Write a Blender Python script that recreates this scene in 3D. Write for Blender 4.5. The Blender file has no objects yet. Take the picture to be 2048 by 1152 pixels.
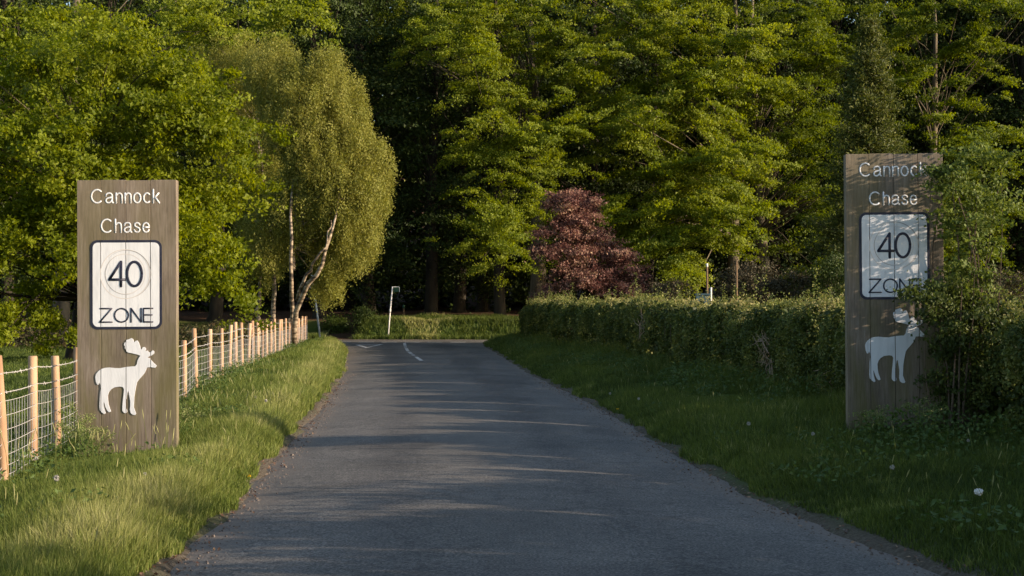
import bpy, math, numpy as np
from mathutils import Vector
R = math.radians
C = bpy.context.scene.collection
sc = bpy.context.scene
rng = np.random.default_rng(7)

# ------------------------------------------------------------------ camera
F = 2955.0                      # focal length in photo pixels (2048 wide)
EYE = 1.5
cam_d = bpy.data.cameras.new('camera'); cam = bpy.data.objects.new('camera', cam_d); C.objects.link(cam)
cam.location = (0, 0, EYE); cam.rotation_euler = (R(90) + math.atan(36 / F), 0, 0)
cam_d.sensor_width = 36; cam_d.lens = F / 2048 * 36; cam_d.clip_end = 1500; cam_d.clip_start = 0.05
sc.camera = cam
# ------------------------------------------------------------------ sky, sun, exposure
EL, AZ = 14.2, 107.0            # elevation; azimuth clockwise from +Y
w = bpy.data.worlds.new('World'); sc.world = w; w.use_nodes = True
nt = w.node_tree; bg = nt.nodes['Background']
sky = nt.nodes.new('ShaderNodeTexSky'); sky.sky_type = 'NISHITA'; sky.sun_disc = False
sky.sun_elevation = R(EL); sky.sun_rotation = R(AZ)
nt.links.new(sky.outputs[0], bg.inputs[0]); bg.inputs[1].default_value = 0.14
sd = bpy.data.lights.new('sun', 'SUN'); sd.energy = 5.0; sd.angle = R(0.5); sd.color = (1.0, 0.81, 0.61)
so = bpy.data.objects.new('sun', sd); C.objects.link(so)
SUN = Vector((math.sin(R(AZ)) * math.cos(R(EL)), math.cos(R(AZ)) * math.cos(R(EL)), math.sin(R(EL))))
so.rotation_euler = SUN.to_track_quat('Z', 'Y').to_euler(); so.location = (40, -20, 30)
sc.view_settings.view_transform = 'Standard'; sc.view_settings.look = 'None'
sc.view_settings.gamma = 1; sc.view_settings.exposure = 0.88
sc.cycles.max_bounces = 6; sc.cycles.diffuse_bounces = 3; sc.cycles.transmission_bounces = 4
sc.cycles.use_denoising = True

def at(px, d): return (px - 1024) * d / F
def zt(py, d): return EYE - (py - 612) * d / F

# ------------------------------------------------------------------ object helpers
def arr_mesh(name, V, Fq, mat, parent=None, attrs=None, smooth=False, link=True):
    """V (n,3); Fq (m,k) constant face size"""
    me = bpy.data.meshes.new(name)
    V = np.asarray(V, np.float32); Fq = np.asarray(Fq, np.int32)
    k = Fq.shape[1]; m = len(Fq)
    me.vertices.add(len(V)); me.vertices.foreach_set('co', V.ravel())
    me.loops.add(m * k); me.loops.foreach_set('vertex_index', Fq.ravel())
    me.polygons.add(m); me.polygons.foreach_set('loop_start', np.arange(0, m * k, k, dtype=np.int32))
    me.polygons.foreach_set('use_smooth', np.full(m, bool(smooth)))
    me.update(calc_edges=True)
    for nm, a in (attrs or {}).items():
        at_ = me.attributes.new(nm, 'FLOAT', 'POINT'); at_.data.foreach_set('value', np.asarray(a, np.float32).ravel())
    me.materials.append(mat)
    o = bpy.data.objects.new(name, me)
    if link: C.objects.link(o)
    if parent is not None: o.parent = parent
    return o

def tag(o, label=None, cat=None, group=None, kind=None):
    if label: o['label'] = label
    if cat: o['category'] = cat
    if group: o['group'] = group
    if kind: o['kind'] = kind
    return o

def empty(name, loc, label, cat, group=None, rz=0, scale=1):
    o = bpy.data.objects.new(name, None); C.objects.link(o)
    o.location = loc; o.rotation_euler = (0, 0, rz); o.empty_display_size = .2
    if not isinstance(scale, (tuple, list)): scale = (scale,) * 3
    o.scale = scale
    return tag(o, label, cat, group)

def copy_tree(o, loc, rz, scale, label, group=None, cat=None):
    c = o.copy(); C.objects.link(c)
    c.location = loc; c.rotation_euler = (0, 0, rz)
    c.scale = scale if isinstance(scale, (tuple, list)) else (scale,) * 3
    c['label'] = label
    if group: c['group'] = group
    elif 'group' in c: del c['group']
    for ch in list(o.children):
        d = ch.copy(); C.objects.link(d); d.parent = c
    return c

class MB:
    """collects quads"""
    def __init__(s): s.v = []; s.f = []; s.n = 0; s.t = []
    def add(s, v, f, t=0.5):
        v = np.asarray(v, float); f = np.asarray(f, int)
        s.v.append(v); s.f.append(f + s.n); s.n += len(v)
        s.t.append(np.full(len(v), t) if np.isscalar(t) else np.asarray(t))
    def box(s, lo, hi, t=0.5):
        x0, y0, z0 = lo; x1, y1, z1 = hi
        v = [(x0,y0,z0),(x1,y0,z0),(x1,y1,z0),(x0,y1,z0),(x0,y0,z1),(x1,y0,z1),(x1,y1,z1),(x0,y1,z1)]
        f = [(0,3,2,1),(4,5,6,7),(0,1,5,4),(1,2,6,5),(2,3,7,6),(3,0,4,7)]
        s.add(v, f, t)
    def tube(s, pts, rad, k=6, cap=True, t=0.5, ref=None):
        P = np.asarray(pts, float); n = len(P)
        rad = np.full(n, rad) if np.isscalar(rad) else np.asarray(rad, float)
        T = np.gradient(P, axis=0); T /= np.linalg.norm(T, axis=1)[:, None] + 1e-9
        if ref is None: ref = [0, 0, 1.0] if abs(T[0][2]) < .9 else [1.0, 0, 0]
        ref = np.array(ref)
        A = np.cross(T, ref); A /= np.linalg.norm(A, axis=1)[:, None] + 1e-9
        B = np.cross(T, A)
        a = np.linspace(0, 2 * np.pi, k, endpoint=False)
        V = P[:, None, :] + rad[:, None, None] * (np.cos(a)[None, :, None] * A[:, None, :] + np.sin(a)[None, :, None] * B[:, None, :])
        V = V.reshape(-1, 3)
        i = np.arange(n - 1)[:, None] * k; j = np.arange(k)[None, :]; j2 = (j + 1) % k
        f = np.stack([i + j, i + j2, i + k + j2, i + k + j], -1).reshape(-1, 4)
        if cap:
            V = np.vstack([V, P[0], P[-1]]); c0, c1 = n * k, n * k + 1
            q = []
            for e in range(0, k, 2):
                q.append((c0, (e + 2) % k, (e + 1) % k, e))
                b = (n - 1) * k
                q.append((c1, b + e, b + (e + 1) % k, b + (e + 2) % k))
            if k % 2 == 0: f = np.vstack([f, q])
        s.add(V, f, t)
    def build(s, name, mat, parent=None, smooth=False):
        return arr_mesh(name, np.vstack(s.v), np.vstack(s.f), mat, parent, {'tint': np.concatenate(s.t)}, smooth)

def unit(v): return v / (np.linalg.norm(v, axis=-1, keepdims=True) + 1e-9)

def leaf_geo(P, N, L, W, tint, along=None, spread=1.0):
    """kite-shaped leaves at P with normals N"""
    n = len(P)
    if along is None: along = rng.normal(size=(n, 3))
    N = unit(N); A = unit(along - (along * N).sum(1)[:, None] * N); B = np.cross(N, A)
    L = np.broadcast_to(L, n)[:, None]; W = np.broadcast_to(W, n)[:, None]
    v = np.stack([P - A * L * .5, P + B * W * .5 - A * L * .05 + N * W * .12, P + A * L * .5, P - B * W * .5 - A * L * .05 + N * W * .12], 1).reshape(-1, 3)
    f = np.arange(4 * n).reshape(n, 4)
    return v, f, np.repeat(tint, 4)

# ------------------------------------------------------------------ materials
def new_mat(name):
    m = bpy.data.materials.new(name); m.use_nodes = True
    n = m.node_tree.nodes; l = m.node_tree.links
    for x in list(n): n.remove(x)
    out = n.new('ShaderNodeOutputMaterial')
    return m, n, l, out
def ramp(n, stops):
    r = n.new('ShaderNodeValToRGB'); e = r.color_ramp.elements
    while len(e) > 1: e.remove(e[0])
    e[0].position, e[0].color = stops[0][0], (*stops[0][1], 1)
    for p, c in stops[1:]:
        q = e.new(p); q.color = (*c, 1)
    return r
def leaf_mat(name, stops, trans=0.35, rough=0.55, spec=0.25):
    m, n, l, out = new_mat(name)
    a = n.new('ShaderNodeAttribute'); a.attribute_name = 'tint'
    r = ramp(n, stops); l.new(a.outputs['Fac'], r.inputs[0])
    p = n.new('ShaderNodeBsdfPrincipled'); p.inputs['Roughness'].default_value = rough
    p.inputs['Specular IOR Level'].default_value = spec
    l.new(r.outputs[0], p.inputs['Base Color'])
    t = n.new('ShaderNodeBsdfTranslucent')
    hs = n.new('ShaderNodeHueSaturation'); hs.inputs['Saturation'].default_value = 1.1; hs.inputs['Value'].default_value = 1.5
    hs.inputs['Hue'].default_value = 0.485
    l.new(r.outputs[0], hs.inputs['Color']); l.new(hs.outputs[0], t.inputs[0])
    mx = n.new('ShaderNodeMixShader'); mx.inputs[0].default_value = trans
    l.new(p.outputs[0], mx.inputs[1]); l.new(t.outputs[0], mx.inputs[2]); l.new(mx.outputs[0], out.inputs[0])
    return m
def noise_mat(name, stops, scale=5, stretch=(1, 1, 1), rough=0.8, bump=0.2, detail=6, spec=0.3, bscale=None, metal=0, distort=0.0):
    m, n, l, out = new_mat(name)
    tc = n.new('ShaderNodeTexCoord'); mp = n.new('ShaderNodeMapping'); mp.inputs['Scale'].default_value = stretch
    l.new(tc.outputs['Object'], mp.inputs[0])
    nz = n.new('ShaderNodeTexNoise'); nz.inputs['Scale'].default_value = scale; nz.inputs['Detail'].default_value = detail
    nz.inputs['Distortion'].default_value = distort
    l.new(mp.outputs[0], nz.inputs['Vector'])
    r = ramp(n, stops); l.new(nz.outputs['Fac'], r.inputs[0])
    p = n.new('ShaderNodeBsdfPrincipled'); p.inputs['Roughness'].default_value = rough; p.inputs['Metallic'].default_value = metal
    p.inputs['Specular IOR Level'].default_value = spec
    l.new(r.outputs[0], p.inputs['Base Color'])
    b = n.new('ShaderNodeBump'); b.inputs['Strength'].default_value = bump; b.inputs['Distance'].default_value = 0.02
    n2 = n.new('ShaderNodeTexNoise'); n2.inputs['Scale'].default_value = bscale or scale * 3; n2.inputs['Detail'].default_value = 5
    l.new(mp.outputs[0], n2.inputs['Vector']); l.new(n2.outputs['Fac'], b.inputs['Height']); l.new(b.outputs[0], p.inputs['Normal'])
    l.new(p.outputs[0], out.inputs[0])
    return m

M = {}
M['oak'] = leaf_mat('oak_leaf', [(0, (.048, .078, .003)), (.5, (.145, .182, .006)), (1, (.28, .315, .02))], .5)
M['beech'] = leaf_mat('beech_leaf', [(0, (.045, .078, .005)), (.5, (.145, .188, .011)), (1, (.30, .345, .05))], .48)
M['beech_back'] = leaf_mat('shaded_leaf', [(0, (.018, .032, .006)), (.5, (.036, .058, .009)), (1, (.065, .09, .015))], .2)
M['birch'] = leaf_mat('birch_leaf', [(0, (.10, .12, .02)), (.5, (.20, .21, .038)), (1, (.32, .31, .085))], .4)
M['conifer'] = leaf_mat('pine_needles', [(0, (.032, .046, .008)), (.6, (.075, .095, .016)), (1, (.14, .15, .035))], .3)
M['purple'] = leaf_mat('copper_leaf', [(0, (.055, .022, .020)), (.42, (.15, .068, .056)), (.68, (.31, .18, .13)), (1, (.38, .30, .14))], .25)
M['hedge'] = leaf_mat('hawthorn_leaf', [(0, (.025, .038, .01)), (.5, (.062, .088, .018)), (.80, (.18, .20, .05)), (1, (.30, .27, .11))], .3)  # palest stops carry the painted sunlight of the hedge top
M['young'] = leaf_mat('young_leaf', [(0, (.04, .065, .012)), (.5, (.11, .15, .025)), (1, (.20, .24, .06))], .35)
M['gorse'] = leaf_mat('gorse_leaf', [(0, (.03, .026, .014)), (.6, (.055, .048, .022)), (.9, (.10, .065, .04)), (.93, (.30, .2, .02)), (1, (.4, .27, .02))], .1)
M['bracken'] = leaf_mat('bracken', [(0, (.04, .028, .015)), (.5, (.07, .055, .025)), (1, (.06, .09, .02))], .15)
M['weed'] = leaf_mat('weed', [(0, (.05, .09, .02)), (.6, (.12, .17, .04)), (1, (.28, .28, .12))], .3)
M['grass'] = leaf_mat('grass_blade', [(0, (.020, .042, .007)), (.22, (.052, .078, .016)), (.42, (.115, .155, .026)), (.68, (.24, .25, .075)), (1, (.46, .42, .22))], .3, .6, .2)
M['bark'] = noise_mat('grey_bark', [(.3, (.05, .04, .028)), (.55, (.13, .105, .07)), (.75, (.19, .17, .11))], 3, (1, 1, .3), .9, .8)
M['bark_dark'] = noise_mat('dark_bark', [(.3, (.014, .011, .008)), (.7, (.045, .036, .024))], 4, (1, 1, .25), .95, .9)
M['twig_sunlit_dead'] = noise_mat('dead_and_sunlit_twig', [(.3, (.22, .16, .11)), (.7, (.36, .27, .19))], 9, rough=.9, bump=.1)
M['twig'] = noise_mat('twig_bark', [(.3, (.06, .045, .03)), (.7, (.14, .10, .07))], 9, (1, 1, 1), .9, .4)

def birch_bark():
    m, n, l, out = new_mat('birch_bark')
    tc = n.new('ShaderNodeTexCoord'); mp = n.new('ShaderNodeMapping'); mp.inputs['Scale'].default_value = (3, 3, 9)
    l.new(tc.outputs['Object'], mp.inputs[0])
    nz = n.new('ShaderNodeTexNoise'); nz.inputs['Scale'].default_value = 1.2; nz.inputs['Detail'].default_value = 4
    l.new(mp.outputs[0], nz.inputs['Vector'])
    r = ramp(n, [(.40, (.04, .03, .022)), (.50, (.20, .15, .10)), (.64, (.38, .31, .22)), (1, (.46, .39, .30))]); l.new(nz.outputs['Fac'], r.inputs[0])
    p = n.new('ShaderNodeBsdfPrincipled'); p.inputs['Roughness'].default_value = .7
    l.new(r.outputs[0], p.inputs['Base Color']); l.new(p.outputs[0], out.inputs[0])
    return m
M['birch_bark'] = birch_bark()

# ------------------------------------------------------------------ value noise for layouts
_g = np.random.default_rng(3).random((64, 64))
def vnoise(x, y):
    x = np.asarray(x, float); y = np.asarray(y, float)
    xi = np.floor(x).astype(int); yi = np.floor(y).astype(int); fx = x - xi; fy = y - yi
    fx = fx * fx * (3 - 2 * fx); fy = fy * fy * (3 - 2 * fy)
    g = lambda i, j: _g[i % 64, j % 64]
    return (g(xi, yi) * (1 - fx) + g(xi + 1, yi) * fx) * (1 - fy) + (g(xi, yi + 1) * (1 - fx) + g(xi + 1, yi + 1) * fx) * fy
def sst(x, a, b):
    t = np.clip((x - a) / (b - a), 0, 1); return t * t * (3 - 2 * t)

# ------------------------------------------------------------------ road layout and terrain heights
_yy = np.linspace(-40, 70, 1101)
def _sm(a, k=25):
    p = np.pad(a, k, mode='edge'); ker = np.hanning(2 * k + 1); return np.convolve(p, ker / ker.sum(), 'valid')
_L = _sm(np.interp(_yy, [-40, 0, 8.2, 11.4, 15.4, 21.3, 34.6, 50, 57, 61, 70], [-1.1, -1.55, -1.92, -2.14, -2.38, -2.77, -3.85, -5.5, -6.4, -7.4, -8.4]))
_R = _sm(np.interp(_yy, [-40, 0, 8.2, 9.8, 11.4, 13.4, 15.4, 21.3, 34.6, 61, 70], [3.6, 3.2, 2.58, 2.28, 1.98, 1.82, 1.68, 1.42, 0.34, -1.3, -1.5]))
def EL_(y): return np.interp(y, _yy, _L)
def ER_(y): return np.interp(y, _yy, _R)
CY0, CY1 = 61.0, 65.6           # the crossing road
def road_s(x, y):
    """distance outside the tarmac (negative on it)"""
    s1 = np.maximum(EL_(y) - x, x - ER_(y)) + (vnoise(x * .9, y * 1.3) - .5) * .12 + (vnoise(x * 5, y * 5) - .5) * .07
    s1 = np.where(y > CY1, 99, s1)
    s2 = np.maximum(CY0 - y, y - CY1) + (vnoise(x * 1.1 + 9, y) - .5) * .12
    k = 1.3; h = np.clip(.5 + .5 * (s2 - s1) / k, 0, 1)
    return s2 * (1 - h) + s1 * h - k * h * (1 - h)
def road_z(x, y):
    c = (EL_(y) + ER_(y)) / 2; hw = (ER_(y) - EL_(y)) / 2
    cam_ = -.07 * np.clip(np.abs((x - c) / hw), 0, 1.3) ** 2
    return np.where(y < CY0 - 4, cam_, cam_ * np.clip((CY0 - y) / 4, 0, 1))
def ground_z(x, y):
    x = np.asarray(x, float); y = np.asarray(y, float)
    s = road_s(x, y); right = x > (EL_(y) + ER_(y)) / 2
    rz = road_z(x, y)
    vl = .02 + .05 * sst(s, .05, .6) - .17 * np.exp(-((y - 20.5) / 4.5) ** 2) * sst(s, .5, 2.6) - .10 * np.exp(-((y - 15.0) / 2.5) ** 2) * sst(s, .5, 2.0)
    vr = .02 + .06 * sst(s, .05, .5) + .07 * sst(s, .6, 2.4)
    v = np.where(right, vr, vl) + (vnoise(x * 1.3, y * 1.3) - .5) * .07 * sst(s, .2, .9) + (vnoise(x * .25, y * .25) - .5) * .14 * sst(s, 2, 6)
    # bank beyond the crossing road, with a gap for the track
    gap = sst(x, -8.9, -8.4) * (1 - sst(x, -7.3, -6.8))
    setb = 2.6 * (1 - sst(x, -8.6, -8.0))
    yb = y - setb
    bank = .78 * sst(yb, CY1 + .75, CY1 + 1.5) + .25 * sst(yb, CY1 + 1.5, CY1 + 7) + (vnoise(x * .8, y * .9) - .5) * .16 * sst(yb, CY1 + .6, CY1 + 2)
    ramp_ = .95 * sst(y, CY1 + .5, CY1 + 9)
    bank = bank * (1 - gap) + ramp_ * gap
    v = np.where(y > CY1, .02 + bank + .012 * np.clip(y - 75, 0, 30) + 26 * sst(y, 112, 210), v)
    t = sst(s, -.10, .12)
    return (rz - .06) * (1 - t) + (rz * np.exp(-np.clip(s, 0, 9) * 2) + v) * t
def gz(x, y): return float(ground_z(x, y))

def build_ground():
    vs = np.concatenate([np.arange(-40, 5, 1.5), np.arange(5, 30, .14), np.arange(30, 56, .3), np.arange(56, 72, .14), np.arange(72, 110, 1.0), np.linspace(112, 420, 30)])
    off = np.concatenate([np.arange(0.0, .4, .05), np.arange(.4, 1.6, .12), np.arange(1.6, 6, .25), np.arange(6, 16, .6), np.geomspace(17, 330, 34)])
    inn = np.array([.05, .1, .16, .3, .6, 1.0, 1.5])
    cols = []
    for y in vs:
        l, r = EL_(y), ER_(y)
        cols.append(np.concatenate([(l - off)[::-1], l + inn, [(l + r) / 2], (r - inn)[::-1], r + off]))
    X = np.array(cols); Y = np.repeat(vs[:, None], X.shape[1], 1)
    Z = ground_z(X, Y)
    nv, nu = X.shape
    i = np.arange(nv - 1)[:, None] * nu; j = np.arange(nu - 1)[None, :]
    f = np.stack([i + j, i + j + 1, i + nu + j + 1, i + nu + j], -1).reshape(-1, 4)
    s = road_s(X, Y)
    gapm = sst(X, -9.2, -8.4) * (1 - sst(X, -7.3, -6.6)) * (Y > CY1)
    litter = np.clip(sst(Y, CY1 + 3.2, CY1 + 5.5) + gapm, 0, 1)
    litter = np.maximum(litter, sst(vnoise(X * 1.7 + 4, Y * .5) , .55, .8) * sst(Y, CY1 + 1, CY1 + 2) * .8)
    # soil shows at the tarmac's edge
    soil = 1 - sst(s + (vnoise(X * 2, Y * 1.2) - .5) * .35, .02, .42)
    m, n, l, out = new_mat('ground_turf')
    tc = n.new('ShaderNodeTexCoord')
    nz = n.new('ShaderNodeTexNoise'); nz.inputs['Scale'].default_value = 1.2; nz.inputs['Detail'].default_value = 9; nz.inputs['Roughness'].default_value = .7
    l.new(tc.outputs['Object'], nz.inputs['Vector'])
    g = ramp(n, [(.3, (.03, .05, .012)), (.55, (.065, .10, .018)), (.75, (.10, .125, .03))]); l.new(nz.outputs['Fac'], g.inputs[0])
    n2 = n.new('ShaderNodeTexNoise'); n2.inputs['Scale'].default_value = 26; n2.inputs['Detail'].default_value = 8; n2.inputs['Roughness'].default_value = .8
    l.new(tc.outputs['Object'], n2.inputs['Vector'])
    lt = ramp(n, [(.3, (.035, .02, .012)), (.5, (.10, .055, .032)), (.7, (.18, .11, .07))]); l.new(n2.outputs['Fac'], lt.inputs[0])
    sl = ramp(n, [(.3, (.06, .048, .036)), (.5, (.12, .10, .075)), (.72, (.22, .19, .155))]); l.new(n2.outputs['Fac'], sl.inputs[0])
    a1 = n.new('ShaderNodeAttribute'); a1.attribute_name = 'litter'
    a2 = n.new('ShaderNodeAttribute'); a2.attribute_name = 'soil'
    x1 = n.new('ShaderNodeMix'); x1.data_type = 'RGBA'; l.new(a1.outputs['Fac'], x1.inputs[0]); l.new(g.outputs[0], x1.inputs[6]); l.new(lt.outputs[0], x1.inputs[7])
    x2 = n.new('ShaderNodeMix'); x2.data_type = 'RGBA'; l.new(a2.outputs['Fac'], x2.inputs[0]); l.new(x1.outputs[2], x2.inputs[6]); l.new(sl.outputs[0], x2.inputs[7])
    p = n.new('ShaderNodeBsdfPrincipled'); p.inputs['Roughness'].default_value = .95; p.inputs['Specular IOR Level'].default_value = .1
    l.new(x2.outputs[2], p.inputs['Base Color'])
    b = n.new('ShaderNodeBump'); b.inputs['Strength'].default_value = .9; b.inputs['Distance'].default_value = .03
    l.new(n2.outputs['Fac'], b.inputs['Height']); l.new(b.outputs[0], p.inputs['Normal']); l.new(p.outputs[0], out.inputs[0])
    o = arr_mesh('ground', np.stack([X, Y, Z], -1).reshape(-1, 3), f, m, None, {'litter': litter.ravel(), 'soil': soil.ravel()}, True)
    tag(o, kind='structure')
build_ground()

def road_mat():
    m, n, l, out = new_mat('worn_asphalt')
    tc = n.new('ShaderNodeTexCoord')
    def N(scale, det=6, rough=.6, dist=0):
        x = n.new('ShaderNodeTexNoise'); x.inputs['Scale'].default_value = scale; x.inputs['Detail'].default_value = det
        x.inputs['Roughness'].default_value = rough; x.inputs['Distortion'].default_value = dist
        l.new(tc.outputs['Object'], x.inputs['Vector']); return x
    big = N(.55, 5, .6, .6); chip = N(55, 3, .8)
    vor = n.new('ShaderNodeTexVoronoi'); vor.inputs['Scale'].default_value = 70; l.new(tc.outputs['Object'], vor.inputs['Vector'])
    a = ramp(n, [(.3, (.090, .086, .080)), (.5, (.118, .112, .104)), (.72, (.148, .139, .128))]); l.new(big.outputs['Fac'], a.inputs[0])
    b = ramp(n, [(.38, (.35, .35, .35)), (.5, (.95, .94, .92)), (.62, (2.0, 1.93, 1.84))]); l.new(chip.outputs['Fac'], b.inputs[0])
    mu = n.new('ShaderNodeMix'); mu.data_type = 'RGBA'; mu.blend_type = 'MULTIPLY'; mu.inputs[0].default_value = .9
    l.new(a.outputs[0], mu.inputs[6]); l.new(b.outputs[0], mu.inputs[7])
    mid = N(7, 6, .75); md = ramp(n, [(.3, (.72, .72, .73)), (.5, (1, 1, 1)), (.7, (1.22, 1.2, 1.18))]); l.new(mid.outputs['Fac'], md.inputs[0])
    mq = n.new('ShaderNodeMix'); mq.data_type = 'RGBA'; mq.blend_type = 'MULTIPLY'; mq.inputs[0].default_value = .9
    l.new(mu.outputs[2], mq.inputs[6]); l.new(md.outputs[0], mq.inputs[7]); mu = mq
    tr = n.new('ShaderNodeAttribute'); tr.attribute_name = 'track'
    mt = n.new('ShaderNodeMix'); mt.data_type = 'RGBA'; mt.blend_type = 'MULTIPLY'; mt.inputs[7].default_value = (.66, .66, .68, 1)
    l.new(tr.outputs['Fac'], mt.inputs[0]); l.new(mu.outputs[2], mt.inputs[6]); mu = mt
    # tar seams: thin dark wandering cracks
    cr = N(.30, 6, .62, .4)
    cr_r = ramp(n, [(.494, (1, 1, 1)), (.5, (.4, .4, .4)), (.506, (1, 1, 1))]); l.new(cr.outputs['Fac'], cr_r.inputs[0])
    m3 = n.new('ShaderNodeMix'); m3.data_type = 'RGBA'; m3.blend_type = 'MULTIPLY'; m3.inputs[0].default_value = .55
    l.new(mu.outputs[2], m3.inputs[6]); l.new(cr_r.outputs[0], m3.inputs[7])
    # dusty edge
    ed = n.new('ShaderNodeAttribute'); ed.attribute_name = 'edge'
    m4 = n.new('ShaderNodeMix'); m4.data_type = 'RGBA'; m4.inputs[7].default_value = (.19, .155, .125, 1)
    l.new(ed.outputs['Fac'], m4.inputs[0]); l.new(m3.outputs[2], m4.inputs[6])
    p = n.new('ShaderNodeBsdfPrincipled'); p.inputs['Roughness'].default_value = .78; p.inputs['Specular IOR Level'].default_value = .35
    l.new(m4.outputs[2], p.inputs['Base Color'])
    bp = n.new('ShaderNodeBump'); bp.inputs['Strength'].default_value = .75; bp.inputs['Distance'].default_value = .008
    l.new(chip.outputs['Fac'], bp.inputs['Height']); l.new(bp.outputs[0], p.inputs['Normal']); l.new(p.outputs[0], out.inputs[0])
    return m

def build_road():
    mat = road_mat(); V = []; Fs = []; E = []; TR = []; base = 0
    def strip(X, Y, Z, e):
        nonlocal base
        nv, nu = X.shape
        i = np.arange(nv - 1)[:, None] * nu; j = np.arange(nu - 1)[None, :]
        Fs.append(np.stack([i + j, i + j + 1, i + nu + j + 1, i + nu + j], -1).reshape(-1, 4) + base)
        V.append(np.stack([X, Y, Z], -1).reshape(-1, 3)); E.append(e.ravel()); base += nv * nu
        c = (EL_(Y) + ER_(Y)) / 2; uu = (X - c) / (ER_(Y) - EL_(Y)) * 2
        TR.append(((np.exp(-((uu + .42) / .13) ** 2) + np.exp(-((uu - .40) / .13) ** 2)) * (.35 + .65 * vnoise(Y * .5, X * .6)) + .7 * (vnoise(X * .8 + 4, Y * .5) > .74)).clip(0, 1).ravel())
    ys = np.concatenate([np.arange(-38, 5, 1), np.arange(5, CY0 - .01, .25), [CY0]])
    u = np.concatenate([np.linspace(-1, 1, 41)])
    X = []; 
    for y in ys:
        l, r = EL_(y) - .3, ER_(y) + .3
        ex = 1.6 * max(0, 1 - (CY0 - y) / 2.5) ** 2
        l -= ex; r += ex
        X.append((l + r) / 2 + u * (r - l) / 2)
    X = np.array(X); Y = np.repeat(ys[:, None], len(u), 1)
    s = road_s(X, Y)
    Z = road_z(X, Y) - .05 * sst(s, .12, .3)
    e = sst(s + (vnoise(X * 3, Y * 1.0) - .5) * .3, -.35, .05) * .75
    strip(X, Y, Z, e)
    xs = np.concatenate([np.geomspace(-80, -10, 30), np.arange(-9.8, 6, .4), np.geomspace(6.5, 120, 30)]); yc = np.linspace(CY0, CY1 + .3, 14)
    X, Y = np.meshgrid(xs, yc)
    s = road_s(X, Y); Z = road_z(X, Y) - .05 * sst(s, .12, .3)
    strip(X, Y, Z, sst(s, -.35, .05) * .6)
    o = arr_mesh('road', np.vstack(V), np.vstack(Fs), mat, None, {'edge': np.concatenate(E), 'track': np.concatenate(TR)}, True)
    tag(o, kind='structure')
build_road()

def worn_paint():
    return noise_mat('worn_white_paint', [(.36, (.10, .10, .10)), (.44, (.42, .42, .41)), (.7, (.62, .62, .6))], 9, (1, 1, 1), .8, .3)
M['paint'] = worn_paint()
def quad_mark(mb, pts):
    v = [(x, y, float(road_z(x, y)) + .004) for x, y in pts]; mb.add(v, [(0, 1, 2, 3)])
mb = MB()   # centre dashes
for d0, d1 in ((40.5, 43.9), (44.8, 45.9), (46.4, 48.7), (49.2, 52.8), (53.4, 55.0), (55.6, 60.2)):
    f = lambda d: np.interp(d, [40.5, 44.8, 49, 54, 61], [-2.48, -2.98, -3.45, -3.9, -4.45])
    d1 -= .3; quad_mark(mb, [(f(d0) - .05, d0), (f(d0) + .06, d0), (f(d1) + .06, d1), (f(d1) - .05, d1)])
o = mb.build('centre_line', M['paint']); tag(o, kind='structure')
mb = MB()
for row in (60.9, 61.35):
    x = -7.3
    while x < -1.6:
        quad_mark(mb, [(x, row), (x + .62, row), (x + .62, row + .22), (x, row + .22)]); x += .95
x = -1.0
while x < 12:
    quad_mark(mb, [(x, 61.6), (x + 1.2, 61.6), (x + 1.2, 61.75), (x, 61.75)]); x += 1.6
o = mb.build('give_way_lines', M['paint']); tag(o, kind='structure')
mb = MB()
A, B, T = (-6.2, 58.3), (-5.05, 58.3), (-5.35, 54.0)
ai, bi, ti = (-5.98, 57.95), (-5.22, 57.95), (-5.38, 55.0)
for P4 in ([T, B, bi, ti], [B, A, ai, bi], [A, T, ti, ai]): quad_mark(mb, P4)
o = mb.build('give_way_triangle', M['paint']); tag(o, kind='structure')

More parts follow.
